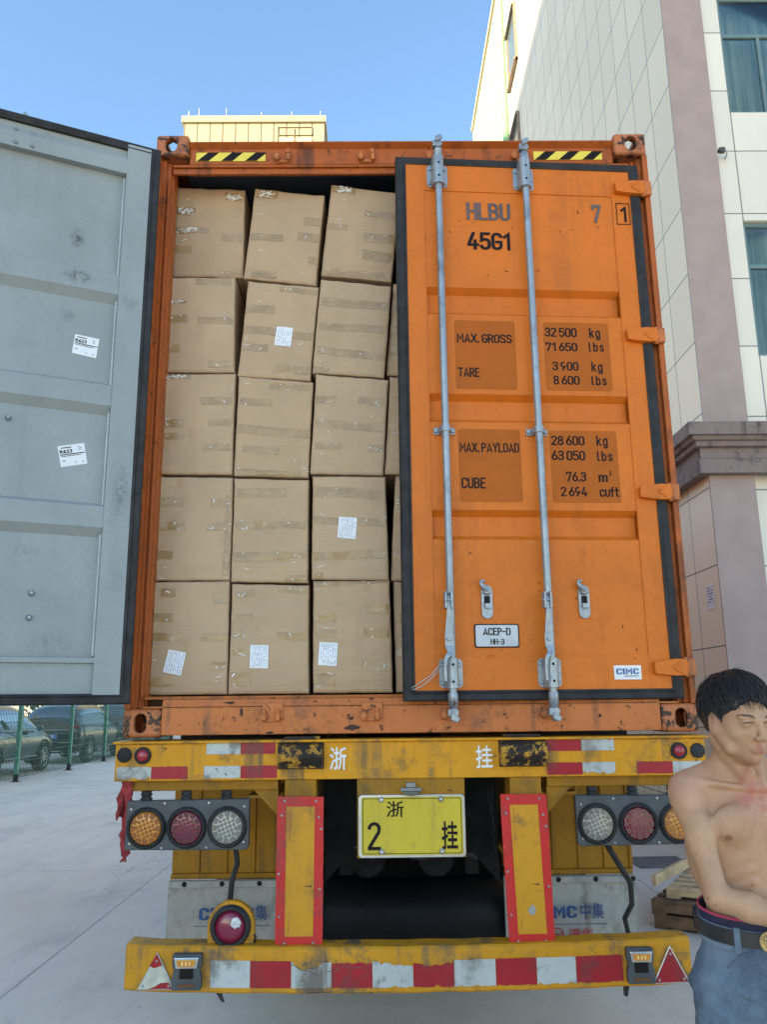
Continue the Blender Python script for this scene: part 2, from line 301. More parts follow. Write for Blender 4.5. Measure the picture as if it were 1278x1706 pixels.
    def grid(s, fn, nu, nv, m=None, smooth=True, flip=False):
        if m is not None: s.mat = m
        vs = [fn(i / nu, j / nv) for j in range(nv + 1) for i in range(nu + 1)]
        fs = [(j * (nu + 1) + i, j * (nu + 1) + i + 1, (j + 1) * (nu + 1) + i + 1, (j + 1) * (nu + 1) + i) for j in range(nv) for i in range(nu)]
        if flip: fs = [f[::-1] for f in fs]
        return s.add(vs, fs, smooth)
    def text(s, string, x0, x1, z0, z1, y, depth=.001, bold=0., m=None, space=1.0):
        """lettering filling the rectangle x0..x1, z0..z1 in the frame's xz plane, facing -y"""
        if m is not None: s.mat = m
        vs, fs = glyphs(string, bold, space); xs = [p[0] for p in vs]; zs = [p[1] for p in vs]; ax, bx, az, bz = min(xs), max(xs), min(zs), max(zs)
        return s.add([(x0 + (p[0] - ax) / (bx - ax) * (x1 - x0), y, z0 + (p[1] - az) / (bz - az) * (z1 - z0)) for p in vs], fs, False)
    def din(s, string, x0, x1, z0, z1, y, t=.165, gap=.20, space=.20, m=None):
        if m is not None: s.mat = m
        vs, fs = ribbons(string, t, gap, space); xs = [p[0] for p in vs]; zs = [p[1] for p in vs]; ax, bx, az, bz = min(xs), max(xs), min(zs), max(zs)
        return s.add([(x0 + (p[0] - ax) / (bx - ax) * (x1 - x0), y - p[2] * .0001, z0 + (p[1] - az) / (bz - az) * (z1 - z0)) for p in vs], fs, False)
    def build(s, name, mats, parent=None, bevel=0, seg=2, kind=None, weld=False, label=None):
        me = bpy.data.meshes.new(name); inv = (W[parent.name] if parent else I4).inverted()
        me.from_pydata([tuple(inv @ v) for v in s.v], [], s.f)
        for m in (mats if isinstance(mats, (list, tuple)) else [mats]): me.materials.append(M[m] if isinstance(m, str) else m)
        me.polygons.foreach_set('material_index', s.mi); me.polygons.foreach_set('use_smooth', s.sm); me.update()
        bm = bmesh.new(); bm.from_mesh(me)
        if weld or bevel: bmesh.ops.remove_doubles(bm, verts=bm.verts, dist=1e-5)
        bmesh.ops.recalc_face_normals(bm, faces=bm.faces); bm.to_mesh(me); bm.free()
        o = bpy.data.objects.new(name, me); COL.objects.link(o)
        if parent: o.parent = parent; W[o.name] = W[parent.name].copy()
        else: W[o.name] = I4.copy()
        if bevel:
            b = o.modifiers.new('bevel', 'BEVEL'); b.width = bevel; b.segments = seg; b.limit_method = 'ANGLE'; b.angle_limit = R(40); b.harden_normals = False
        if kind: o['kind'] = kind
        if label: o['label'] = label
        return o
_gl = {}
def glyphs(string, bold, space):
    k = (string, bold, space)
    if k not in _gl:
        c = bpy.data.curves.new('t', 'FONT'); c.body = string; c.size = 1; c.offset = bold; c.space_character = space; c.resolution_u = 4
        o = bpy.data.objects.new('t', c); COL.objects.link(o); bpy.context.view_layer.update()
        me = o.evaluated_get(bpy.context.evaluated_depsgraph_get()).to_mesh()
        _gl[k] = ([(v.co.x, v.co.y) for v in me.vertices], [list(p.vertices) for p in me.polygons])
        bpy.data.objects.remove(o); bpy.data.curves.remove(c)
    return _gl[k]
def thing(name, label, cat, loc=(0, 0, 0), rz=0, group=None):
    o = bpy.data.objects.new(name, None); COL.objects.link(o); o.location = loc; o.rotation_euler = (0, 0, rz); o.empty_display_size = .2
    o['label'] = label; o['category'] = cat
    if group: o['group'] = group
    W[o.name] = Matrix.Translation(loc) @ Matrix.Rotation(rz, 4, 'Z'); return o
def tag(o, label, cat, group=None):
    o['label'] = label; o['category'] = cat
    if group: o['group'] = group
    return o
def disc_pts(cx, cz, r, n=24): return [(cx + r * math.cos(2 * math.pi * i / n), cz + r * math.sin(2 * math.pi * i / n)) for i in range(n)]
def boolean_obj(o, cutters):
    for c in cutters:
        md = o.modifiers.new('b', 'BOOLEAN'); md.operation = 'DIFFERENCE'; md.solver = 'EXACT'; md.object = c
    bpy.context.view_layer.update()
    me = bpy.data.meshes.new_from_object(o.evaluated_get(bpy.context.evaluated_depsgraph_get()))
    o.modifiers.clear(); old = o.data; me.name = old.name; o.data = me
    for c in cutters: bpy.data.objects.remove(c)
    return o
rnd = random.Random(7)

def door_stains():
    m = M['grey_door']; t = m.node_tree; b = t.nodes['Principled BSDF']; src = b.inputs['Base Color'].links[0].from_socket
    s = NT.__new__(NT); s.m = m; s.t = t; s.b = b; s.tc = [n for n in t.nodes if n.type == 'TEX_COORD'][0]; c = src
    for p, r, st in DOOR_STAINS:
        mp = s.n('ShaderNodeVectorMath', operation='SUBTRACT'); s.l(s.tc.outputs['Object'], mp.inputs[0]); mp.inputs[1].default_value = p
        sc_ = s.n('ShaderNodeVectorMath', operation='DIVIDE'); s.l(mp.outputs[0], sc_.inputs[0]); sc_.inputs[1].default_value = r; ln = s.n('ShaderNodeVectorMath', operation='LENGTH'); s.l(sc_.outputs[0], ln.inputs[0])
        k = s.math('MULTIPLY', s.ramp(ln.outputs['Value'], .1, 1.25, 1, 0), s.ramp(s.noise(55, 6, .75), .36, .66)); c = s.mix(s.math('MULTIPLY', k, st), c, (.055, .058, .058))
    s.base(c)

# ================================================================== the setting
def ground_mat():
    s = NT('worn concrete slabs'); o = s.sep()
    c = s.mix(s.ramp(s.noise(.35, 8, .7), .3, .7), (.64, .575, .475), (.80, .73, .61))
    c = s.mix(s.math('MULTIPLY', s.ramp(s.noise(1.7, 8, .75, 1, .45, 1), .50, .70), .75), c, (.50, .455, .385))
    c = s.mix(s.math('MULTIPLY', s.ramp(s.noise(55, 6, .8), .46, .66), .32), c, (.46, .44, .41))
    c = s.mix(s.math('MULTIPLY', s.ramp(s.noise(.8, 6, .7, 1.6, .6, 1), .55, .72), .35), c, (.44, .42, .40))
    def line(v, off, size, lw):
        f = s.math('FRACT', s.math('DIVIDE', s.math('SUBTRACT', s.math('ADD', v, s.math('MULTIPLY', s.noise(3, 4), .03)), off), size)); d = s.math('MINIMUM', f, s.math('SUBTRACT', 1, f)); return s.ramp(d, lw / size, lw / size * 2.4, 1, 0)
    ln = s.math('MAXIMUM', line(o[0], -2.31, 4.6, .005), line(o[1], 5.46, 8.0, .004))
    vo = s.n('ShaderNodeTexVoronoi', feature='DISTANCE_TO_EDGE'); vo.inputs['Scale'].default_value = .38; dn = s.n('ShaderNodeVectorMath', operation='ADD'); s.l(s.tc.outputs['Object'], dn.inputs[0]); nz = s.n('ShaderNodeTexNoise'); nz.inputs['Scale'].default_value = 1.7; nz.inputs['Detail'].default_value = 6; s.l(s.tc.outputs['Object'], nz.inputs['Vector']); s.l(nz.outputs['Color'], dn.inputs[1]); s.l(dn.outputs[0], vo.inputs['Vector'])
    ck = s.math('MULTIPLY', s.ramp(vo.outputs['Distance'], .001, .005, 1, 0), s.ramp(s.noise(.5, 4), .5, .58)); c = s.mix(s.math('MULTIPLY', ck, .45), c, (.2, .19, .18))
    tm = s.math('MULTIPLY', s.ramp(s.noise(2.2, 5, .7, 2.6, .10, 1, dist=.6), .54, .66), s.ramp(s.noise(.3, 3), .42, .6)); c = s.mix(s.math('MULTIPLY', tm, .16), c, (.24, .235, .23))
    sp = s.ramp(s.noise(4.5, 6, .8), .63, .68); c = s.mix(s.math('MULTIPLY', sp, .35), c, (.22, .21, .20))
    c = s.mix(s.math('MULTIPLY', ln, .42), c, (.14, .14, .15)); s.base(c); s.rough(.85)
    s.bump(s.math('SUBTRACT', s.noise(45, 8, .8), s.math('MULTIPLY', ln, 2)), .3, .01); return s.m
M['ground'] = ground_mat()
g = MB(); g.add([(-300, -300, 0), (300, -300, 0), (300, 600, 0), (-300, 600, 0)], [(0, 1, 2, 3)]); g.build('ground', 'ground', kind='structure')
d = MB(); d.box(2.46, 5.18, .001, 3.02, 5.76, .012); fr = d.build('drain_cover', simple('dark iron cover', (.12, .125, .13), .6, var=.3, scale=12, bump=.3))
tag(fr, 'square dark grey drain cover set in the concrete behind the trailer', 'drain cover')

# ---- tiled office building on the right
M['tile_side'] = tile_wall('cream tile side wall', (.80, .71, .55), 1, .62, .842, 0.62, 2.17)
M['tile_front'] = tile_wall('pale tile front wall', (.70, .67, .57), 0, 2.2, .842, .77, 2.17, joint=(.17, .17, .16), stain=.45)
M['mauve'] = simple('mauve render', (.345, .268, .245), .8, var=.07, scale=3, bump=.15)
M['mauve_dark'] = painted('weathered mauve cornice', (.235, .185, .172), dirt=(.08, .07, .065), dirt_amt=.75, edge_amt=0, chips=.9, rough=.85)
M['green_stain'] = simple('mossy green drain pipe', (.20, .42, .24), .6, var=.35, scale=5)
M['render_pale'] = simple('pale cream render', (.48, .44, .29), .8, var=.06, scale=1.5)
M['win_frame'] = simple('blue grey window frame', (.12, .19, .195), .4, var=.1)
cs_ = NT('pale green curtain'); cs_.base(cs_.mix(cs_.ramp(cs_.noise(9, 4, .6, 1, 1, .04), .35, .65), (.26, .36, .31), (.70, .78, .70))); cs_.rough(.9); M['curtain'] = cs_.m  # fold shading painted as pale and dark vertical stripes
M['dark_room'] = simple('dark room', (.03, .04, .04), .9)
T = thing('tiled_building', 'tall cream tiled building with mauve corner pilaster and cornice right of the container', 'building', (3.46, 5, 0))
X0, Y0 = 3.46, 5.0
m = MB()      # side wall as a slab with the two small windows beyond the tiles
m.box(X0, 5.001, 0, X0 + .25, 15.35, 21.6); m.build('side_wall', 'tile_side', T)
m = MB(); m.box(X0 + .03, 15.36, 0, X0 + .25, 22.4, 21.6); m.box(X0 - .03, 15.36, 21.6, X0 + .3, 22.4, 21.75); m.build('rendered_wall', 'render_pale', T)
m = MB(); m.box(X0 + .25, 22.15, 0, 26, 22.4, 21.6); m.box(25.7, 5.6, 0, 26, 22.15, 21.6); m.build('rear_wall', 'render_pale', T)
m = MB(); m.box(X0 + .25, 5.6, 21.45, 25.7, 22.15, 21.6); m.build('roof', 'mauve_dark', T)
m = MB(); m.cyl((X0 - .06, 15.45, 0), (X0 - .06, 15.45, 21.6), .09, seg=12); m.build('drain_pipe', 'green_stain', T)
for (ya, yb, za, zb) in ((13.7, 14.9, 17.0, 18.6), (13.9, 14.9, 14.2, 15.6), (13.4, 14.6, 19.8, 21.2)):
    m = MB(); m.box(X0 - .10, ya, za, X0 - .002, yb, za + .06); m.box(X0 - .10, ya, zb, X0 - .002, yb, zb + .08); m.box(X0 - .06, ya, za, X0 - .002, ya + .06, zb); m.box(X0 - .06, yb - .06, za, X0 - .002, yb, zb)
    wd = m.build('side_window', simple('brown window trim', (.22, .17, .13), .6), T)
    m = MB(); m.box(X0 - .03, ya + .06, za + .06, X0 - .006, yb - .06, zb); m.build('pane', simple('dull glass', (.12, .16, .17), .15), wd)
m = MB(); m.box(X0 - .001, Y0 - .018, 0, X0 + .249, Y0, 21.6); m.box(X0 + .2505, Y0 - .018, 0, 3.95, 5.25, 21.6); m.box(X0 + .249, Y0 - .018, 0, X0 + .2505, Y0, 21.6); m.build('pilaster', 'mauve', T)
# front wall beyond the pilaster, with window openings
FX0, FX1, FY = 3.95, 26.0, 5.12
wins = []
for k in range(6):
    xa = 4.22 + k * 3.4
    for (za, zb) in ((5.42, 7.13), (8.60, 10.32), (11.7, 13.5), (14.9, 16.7), (18.0, 19.8)): wins.append((xa, xa + 2.1, za, zb))
m = MB(); cols = sorted({w_[0] for w_ in wins}); rows = sorted({(w_[2], w_[3]) for w_ in wins})
xs = [FX0] + [v for c in cols for v in (c, c + 2.1)] + [FX1]
for i in range(0, len(xs), 2): m.box(xs[i], FY, 0, xs[i + 1], FY + .3, 21.6)
for c in cols:
    z = 0
    for (za, zb) in rows + [(21.6, 21.6)]:
        m.box(c, FY, z, c + 2.1, FY + .3, za); z = zb
m.build('front_wall', 'tile_front', T)
for (xa, xb, za, zb) in wins:
    if xa > 9: continue
    m = MB(); y = FY + .05; t = .05; zt = za + (zb - za) * .655
    m.box(xa, y, za, xb, y + .06, za + t); m.box(xa, y, zb - t, xb, y + .06, zb); m.box(xa, y, za + t, xa + t, y + .06, zb - t); m.box(xb - t, y, za + t, xb, y + .06, zb - t)
    m.box(xa + t, y + .002, zt, xb - t, y + .058, zt + t)
    for xm in (xa + .47, xa + 1.05, xa + 1.58): m.box(xm, y + .004, za + t, xm + .045, y + .056, zt)
    wf = m.build('window', 'win_frame', T, bevel=.004)
    m = MB(); m.box(xa + t, y + .02, za + t, xb - t, y + .028, zb - t); m.build('pane', 'glass', wf)
    m = MB(); ph = rnd.random() * 6
    m.grid(lambda u, v: (xa + u * (xb - xa), y + .22 + .055 * math.sin(u * 38 + ph + 1.6 * math.sin(u * 9) + .5 * v) * (1.1 - .5 * v) , za + v * (zb - za)), 120, 6)
    m.build('curtain', 'curtain', wf)
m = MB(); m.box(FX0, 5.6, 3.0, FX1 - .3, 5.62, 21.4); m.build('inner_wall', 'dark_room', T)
m = MB()
prof = [(0.0, 3.98), (.13, 3.98), (.13, 4.13), (.10, 4.15), (.10, 4.26), (.16, 4.27), (.16, 4.32), (.20, 4.33), (.22, 4.37), (.26, 4.37), (.26, 4.51), (0.0, 4.51)]
ring = lambda e: [(X0 - .004 - e, 22.4), (X0 - .004 - e, 5 - e), (26, 5 - e)]
for (e0, z0), (e1, z1) in zip(prof, prof[1:]):
    a, b = ring(e0), ring(e1)
    for i in range(2): m.add([(*a[i], z0), (*a[i + 1], z0), (*b[i + 1], z1), (*b[i], z1)], [(0, 1, 2, 3)])
m.build('cornice', 'mauve_dark', T, weld=True)
m = MB(); m.box(X0 - .006, 5.16, 2.57, X0 - .003, 5.36, 2.83)
m.mat = 1
for r_ in range(7):
    y = 5.18
    while y < 5.33:
        l = rnd.uniform(.008, .03)
        if rnd.random() < .75: m.box(X0 - .0075, y, 2.795 - r_ * .031, X0 - .0062, y + l, 2.81 - r_ * .031)
        y += l + .008
tag(m.build('wall_notice', ['paper', 'print']), 'small white printed notice stuck on the lower cream tiles', 'notice')
m = MB(); m.box(3.975, 4.96, 7.945, 4.04, 5.01, 8.005); m.box(3.965, 4.955, 7.955, 3.976, 5.015, 7.995, 0); m.tube([(4.04, 4.985, 7.97), (4.07, 5.0, 7.985), (4.095, 5.06, 7.97), (4.10, 5.12, 7.96)], .011, 8, 1)
tag(m.build('wall_camera', [simple('dark camera shell', (.07, .06, .05), .5), 'bolt'], bevel=.006), 'small dark camera bracketed on the tiled wall beside the mauve pilaster', 'camera')

# ---- far tower behind the container
M['tower'] = tile_wall('cream panel cladding', (.30, .265, .17), 0, 1.12, 3.3, -16.2, 42.9, lw=.06, joint=(.09, .08, .06), stain=.12)
T2 = thing('cream_tower', 'distant cream panelled tower in sunlight above the container roof', 'building', (-10.5, 60, 0))
m = MB(); m.box(-16.7, 60, 0, -4.35, 74, 51.5); m.build('tower_wall', 'tower', T2)
m = MB(); m.box(-16.9, 59.8, 51.5, -4.2, 60.1, 52.1); m.box(-16.9, 60.1, 51.5, -16.6, 74.2, 52.1); m.box(-4.5, 60.1, 51.5, -4.2, 74.2, 52.1); m.box(-16.6, 73.9, 51.5, -4.5, 74.2, 52.1); m.build('parapet', simple('pale parapet', (.33, .29, .18), .7), T2)
for xa in (-8.3, -6.8):
    m = MB(); m.box(xa, 59.93, 48.3, xa + 1.4, 60.0, 50.0); m.build('shutter', simple('beige shutter', (.42, .33, .24), .6), T2)
m = MB()
for (xa, za, xb, zb) in ((-8.4, 51.0, -5.4, 51.05), (-8.4, 50.2, -5.4, 50.25), (-8.45, 48.3, -8.4, 51.05), (-7.0, 48.3, -6.96, 50.9), (-5.45, 50.2, -5.4, 51.05)): m.box(xa, 59.9, za, xb, 59.97, zb)
m.build('wall_pipes', simple('ochre pipes', (.22, .18, .11), .6), T2)
for x in (-16.3, -15.4, -13.0, -9.9, -7.2, -4.7):
    m = MB(); m.cyl((x, 59.95, 52.1), (x, 59.95, 52.1 + rnd.uniform(.4, .9)), .035, seg=6); m.build('lightning_rod', 'bolt', T2)

# ---- the block behind the camera across the yard: added out of view, shaped to shade the truck
T3 = thing('shade_block', 'unseen block added behind the camera to shade the truck', 'building', (-35, -20, 0))
m = MB(); m.box(-50, -31.5, 0, -26, 14, 31.4); m.box(-26, -31.5, 30.9, -25.5, 14, 31.4); m.build('block_wall', simple('cream block wall', (.66, .63, .56), .8), T3)

# ---- trees far behind the parked cars
M['leaf'] = simple('dark green leaves', (.045, .095, .035), .7, var=.5, scale=1.2); M['leaf2'] = simple('mid green leaves', (.075, .14, .05), .7, var=.4, scale=1.5); M['bark'] = simple('grey brown bark', (.12, .095, .075), .9, bump=.4)
def tree(x, y, h, cr, seed, label):
    q = random.Random(seed); t = thing('broadleaf_tree', label, 'tree', (x, y, 0), 0, 'trees behind the parked cars')
    m = MB(); top = h * .55; m.tube([(x, y, 0), (x + q.uniform(-.1, .1), y, h * .25), (x + q.uniform(-.2, .2), y, top), (x, y, h * .85)], [.17, .13, .09, .03], 8)
    for k in range(9):
        a = q.uniform(0, 6.28); z = q.uniform(h * .3, h * .7); L = cr * q.uniform(.5, .9)
        m.tube([(x, y, z), (x + L * .5 * math.cos(a), y + L * .5 * math.sin(a), z + L * .3), (x + L * math.cos(a), y + L * math.sin(a), z + L * .5)], [.06, .04, .015], 6)
    m.build('trunk', 'bark', t)
    m = MB(); cl = [(q.gauss(0, cr * .42), q.gauss(0, cr * .42), h * .62 + q.gauss(0, h * .15), q.uniform(.45, .9) * cr * .5) for _ in range(26)]
    for (a, b, c, r_) in cl:
        for _ in range(170):
            d = Vector((q.gauss(0, 1), q.gauss(0, 1), q.gauss(0, 1))).normalized() * r_ * q.uniform(.6, 1.05); p = Vector((x + a, y + b, c)) + d
            u = Vector((q.gauss(0, 1), q.gauss(0, 1), q.gauss(0, 1))).normalized(); v = u.orthogonal().normalized() * q.uniform(.05, .09); u = u * q.uniform(.09, .16); m.mat = 0 if q.random() < .6 else 1
            m.add([tuple(p - u), tuple(p + v), tuple(p + u), tuple(p - v)], [(0, 1, 2, 3)])
    m.build('crown', ['leaf', 'leaf2'], t)
tree(-13.2, 34, 4.2, 2.3, 1, 'leftmost green tree behind the dark parked cars')
tree(-10.2, 38, 4.6, 2.5, 2, 'green tree beyond the black car with the blue plate')
tree(-7.6, 43, 4.4, 2.4, 3, 'green tree seen between the rearmost car and the container corner')

# ---- green mesh fence
M['green_post'] = simple('faded green fence paint', (.07, .26, .17), .5, var=.3, scale=12); M['green_wire'] = simple('green coated wire', (.05, .12, .09), .5)
F = thing('mesh_fence', 'green wire mesh fence between the yard and the parked cars', 'fence', (-8.25, 20, 0))
ys = [9.6, 12.75, 15.7, 18.95, 22.3, 25.5, 28.7, 31.9]; fx = lambda y: -8.18 - max(0, y - 18.9) * .05
for i, y in enumerate(ys):
    m = MB(); m.box(fx(y) - .042, y - .042, 0, fx(y) + .042, y + .042, 1.9); m.box(fx(y) - .09, y - .08, 0, fx(y) + .09, y + .08, .012, 1); m.box(fx(y) - .044, y - .044, .012, fx(y) + .044, y + .044, .16)
    m.build('post', ['green_post', 'rubber_dk'], F, bevel=.004)
for a, b in zip(ys, ys[1:]):
    m = MB(); n = int((b - a) / .075)
    for k in range(1, n):
        y = a + (b - a) * k / n; x = fx(y) ; m.box(x - .0045, y - .0045, .08, x + .0045, y + .0045, 1.82)
    for k in range(11):
        z = .08 + k * .174; m.add([(fx(a), a, z - .006), (fx(b), b, z - .006), (fx(b), b, z + .006), (fx(a), a, z + .006)], [(0, 1, 2, 3)])
    m.build('wire_panel', 'green_wire', F)

# ---- parked cars (noses away from the camera, along the fence)
def car(cx, yr, paint, label, tail=False, suv=True, glass_m='carglass', chrome_m='chrome'):
    """yr = y of the rear bumper; the car points to +y"""
    T = thing('parked_car', label, 'car', (cx, yr + 2.3, 0), 0, 'dark cars parked behind the green fence')
    hw = .93; L = 4.65
    # side outline stations: (y, z bottom, z belt, z roof)
    st = [(0.0, .42, .95, .98), (.10, .30, 1.05, 1.30), (.35, .28, 1.07, 1.60), (.9, .28, 1.05, 1.68), (1.9, .28, 1.02, 1.70), (2.6, .28, 1.0, 1.66), (3.15, .28, .99, 1.38), (3.55, .28, .98, 1.04), (4.2, .30, .90, .92), (4.5, .34, .78, .80), (4.65, .45, .62, .64)]
    def sec(y, zb, zm, zr, roof):
        w = hw * (1 - .10 * max(0, (y - 3.7) / .95) ** 2 - .06 * max(0, (.25 - y) / .25))
        lower = [(w * .86, zb), (w * .97, zb + .10), (w, zb + .32), (w * .985, zm - .08), (w * .93, zm)]
        top = [(w * (.93 - .17 * (zr - zm) / .65), zm + (zr - zm) * .85), (w * .55, zr), (0, zr + .015)]
        pts = lower + top
        return [(-x, y, z) for x, z in pts[::-1][1:]][::-1][::-1] , pts
    m = MB(Matrix.Translation((cx, yr, 0))); rings = []
    for (y, zb, zm, zr) in st:
        _, pts = sec(y, zb, zm, zr, True)
        rings.append([(-x, y, z) for x, z in pts] + [(x, y, z) for x, z in pts[:-1][::-1]])
    n = len(rings[0]); vs = [p for r_ in rings for p in r_]; fs = []; mats = []
    for i in range(len(rings) - 1):
        for k in range(n - 1):
            fs.append((i * n + k, (i + 1) * n + k, (i + 1) * n + k + 1, i * n + k + 1)); mats.append(1 if (k in (4, n - 6) and 1 <= i <= 6) or (k in (5, 6, n - 7, n - 8) and i in (5, 6)) or (k in (5, 6, n - 7, n - 8) and i == 1) else 0)
        fs.append((i * n + n - 1, (i + 1) * n + n - 1, (i + 1) * n, i * n)); mats.append(0)
    fs += [list(range(n)), [(len(rings) - 1) * n + k for k in range(n)][::-1]]; mats += [0, 0]
    m.add(vs, fs, True); m.mi = mats
    body = m.build('body', [paint, glass_m], T, weld=True); sm = body.modifiers.new('s', 'SUBSURF'); sm.levels = sm.render_levels = 2
    fr_ = Matrix.Translation((cx, yr, 0))
    for sx in (-1, 1):
        for wy in (.85, 3.72):
            m = MB(fr_); xo = sx * .95
            m.lathe((sx * .72, wy, .35), (sx, 0, 0), [(0, .22), (.0, .33), (.03, .35), (.2, .35), (.225, .33), (.225, .25), (.20, .24)], 32)
            wh = m.build('wheel', 'rubber_dk', T)
            m = MB(fr_); m.cyl((sx * .90, wy, .35), (sx * .915, wy, .35), .05, seg=12)
            for k in range(10):
                a = 2 * math.pi * k / 10 + .1 * (k % 2)
                m.add([(sx * .93, wy + .03 * math.cos(a + 1.5), .35 + .03 * math.sin(a + 1.5)), (sx * .93, wy + .03 * math.cos(a - 1.5), .35 + .03 * math.sin(a - 1.5)), (sx * .935, wy + .235 * math.cos(a - .07), .35 + .235 * math.sin(a - .07)), (sx * .935, wy + .235 * math.cos(a + .07), .35 + .235 * math.sin(a + .07))], [(0, 1, 2, 3)])
            m.lathe((sx * .92, wy, .35), (sx, 0, 0), [(0, .225), (.022, .225), (.022, .25), (0, .25)], 32)
            m.build('rim', chrome_m, wh)
            m = MB(fr_)    # wheel arch lip
            m.tube([(sx * .925, wy + .42 * math.cos(t), .35 + .42 * math.sin(t)) for t in [math.pi * k / 14 for k in range(15)]], .022, 6); m.build('wheel_arch', 'rubber_dk', T)
        m = MB(fr_); m.box(sx * .98, 2.95, 1.02, sx * 1.12, 3.08, 1.15); m.build('mirror', paint, T, bevel=.03, seg=3)
        m = MB(fr_); m.box(sx * .915, 1.4, .40, sx * .945, 3.2, .425); m.build('sill_trim', chrome_m, T, bevel=.004)
        m = MB(fr_); m.tube([(sx * .90, .4, 1.075), (sx * .895, 1.9, 1.045), (sx * .885, 3.1, 1.01)], .012, 6); m.build('belt_trim', chrome_m, T)
        m = MB(fr_); m.box(sx * .925, 1.55, .90, sx * .95, 1.72, .925); m.box(sx * .925, 2.55, .88, sx * .95, 2.72, .905); m.build('door_handle', chrome_m, T, bevel=.005)
    # rear end dressing
    m = MB(fr_); m.box(-.80, -.035, .93, .80, .02, .965); m.build('tail_trim', chrome_m, T, bevel=.006)
    for sx in (-1, 1):
        m = MB(fr_); m.prism([(sx * .45, .97), (sx * .86, 1.0), (sx * .88, 1.10), (sx * .60, 1.06)], -.03, .12); m.build('tail_light', 'redlens2', T, bevel=.01)
        m = MB(fr_); m.tube([(sx * .28, -.05, .60), (sx * .70, -.05, .60), (sx * .80, -.02, .48)], .014, 6); m.build('bumper_trim', chrome_m, T)
    m = MB(fr_); m.box(-.24, -.055, .70, .24, -.02, .84, 0); m.box(-.20, -.058, .73, -.10, -.0555, .81, 1); m.box(-.06, -.058, .73, .16, -.0555, .81, 1); m.build('number_plate', [simple('blue plate', (.12, .30, .62), .4), 'white'], T)
    m = MB(fr_); m.box(-.84, -.04, .30, .84, .03, .40); m.build('diffuser', 'rubber_dk', T, bevel=.02)
    m = MB(fr_); m.tube([(-.38, -.05, .36), (.38, -.05, .36)], .02, 6); m.build('lower_trim', chrome_m, T)
    m = MB(fr_); m.cyl((-.45, -.06, .30), (-.45, .1, .30), .035, seg=12); m.cyl((.45, -.06, .30), (.45, .1, .30), .035, seg=12); m.build('exhaust', chrome_m, T)
    return T
cp = lambda n, c: simple(n, c, .22, .25, var=.1, coat=.8)
car(-9.78, 15.25, cp('dark blue car paint', (.025, .04, .055)), 'dark blue suv nearest the camera behind the green fence, its front wheel showing')
car(-9.62, 21.2, cp('black car paint', (.016, .020, .022)), 'black suv seen from behind with a blue number plate and red tail light')
car(-9.75, 27.3, cp('grey green car paint', (.06, .075, .075)), 'dark grey car farthest along the green fence beside the container corner')

# ================================================================== the container
CZ0, CZ1 = 1.5, 4.396
K = thing('shipping_container', 'orange high cube shipping container standing open at the rear on a yellow trailer', 'container', (0, 0, 1.5))
L_ = 12.19
def casting(sx, top):
    x0, x1 = (sx * 1.219, sx * 1.057); z0, z1 = (CZ1 - .118, CZ1) if top else (CZ0, CZ0 + .118)
    m = MB(); m.box(x0, -.004, z0, x1, .174, z1); o = m.build('corner_casting', 'casting', K, weld=True)
    b = o.modifiers.new('b', 'BEVEL'); b.width = .016; b.segments = 3; b.limit_method = 'ANGLE'
    cut = []
    def cutter(mb):
        c = mb.build('cut', 'orange', None); c.location = (0, 0, 0); c.parent = None
        for v in c.data.vertices: pass
        c.matrix_world = I4; cut.append(c)
    m = MB(); a, b_ = sorted((x0, x1)); m.box(a + .022, .018, z0 + .022, b_ - .022, .152, z1 - .022); cutter(m)
    cx = (x0 + x1) / 2 + sx * .006; cz = (z0 + z1) / 2
    def oval(cx, cz, hw, hh, n=10): return [(cx + hw * math.cos(t), cz + (hh - hw) + hw * math.sin(t)) for t in [math.pi * i / n for i in range(n + 1)]] + [(cx - hw * math.cos(t), cz - (hh - hw) - hw * math.sin(t)) for t in [math.pi * i / n for i in range(n + 1)]]
    m = MB(); m.prism(oval(cx, cz, .0255, .040) if not top else oval(cx, cz, .030, .039), -.05, .08, 'y'); cutter(m)
    m = MB(); m.prism([(p[0] + .089, p[1]) for p in oval(0, cz, .0255, .038)], x0 - .05 if sx > 0 else x0 - .05, x0 + .05, 'x'); cutter(m)
    zz = (z1 - .05, z1 + .05) if top else (z0 - .05, z0 + .05)
    m = MB(); m.prism([(cx, .03), (cx + .032, .05), (cx + .032, .12), (cx, .14), (cx - .032, .12), (cx - .032, .05)], zz[0], zz[1], 'z'); cutter(m)
    if top: m = MB(); m.box(a + .035, .10, z0 + .03, b_ - .035, .3, z1 - .03); cutter(m)
    boolean_obj(o, cut); return o
# the mesh of a casting is in the container's frame: cut in that frame
_b = boolean_obj
def boolean_obj(o, cut):
    p = o.parent; o.parent = None; off = W[p.name].translation; o.location = off; _b(o, cut); o.location = (0, 0, 0); o.parent = p; return o
for sx in (-1, 1):
    for top in (0, 1): casting(sx, top)
for sx in (-1, 1):
    # corner post: outer web, stepped inner face and J bar
    m = MB()
    m.prism([(sx * 1.219, .0), (sx * 1.192, .0), (sx * 1.192, .035), (sx * 1.172, .035), (sx * 1.172, .055), (sx * 1.150, .055), (sx * 1.150, .075), (sx * 1.140, .075), (sx * 1.140, .15), (sx * 1.219, .15)], CZ0 + .118, CZ1 - .118, 'z')
    m.build('corner_post', 'orange_frame', K, bevel=.004)
    m = MB(); m.cyl((sx * 1.160, .05, 1.66), (sx * 1.160, .05, 4.18), .006, seg=8); m.build('post_rib', 'orange_frame', K)
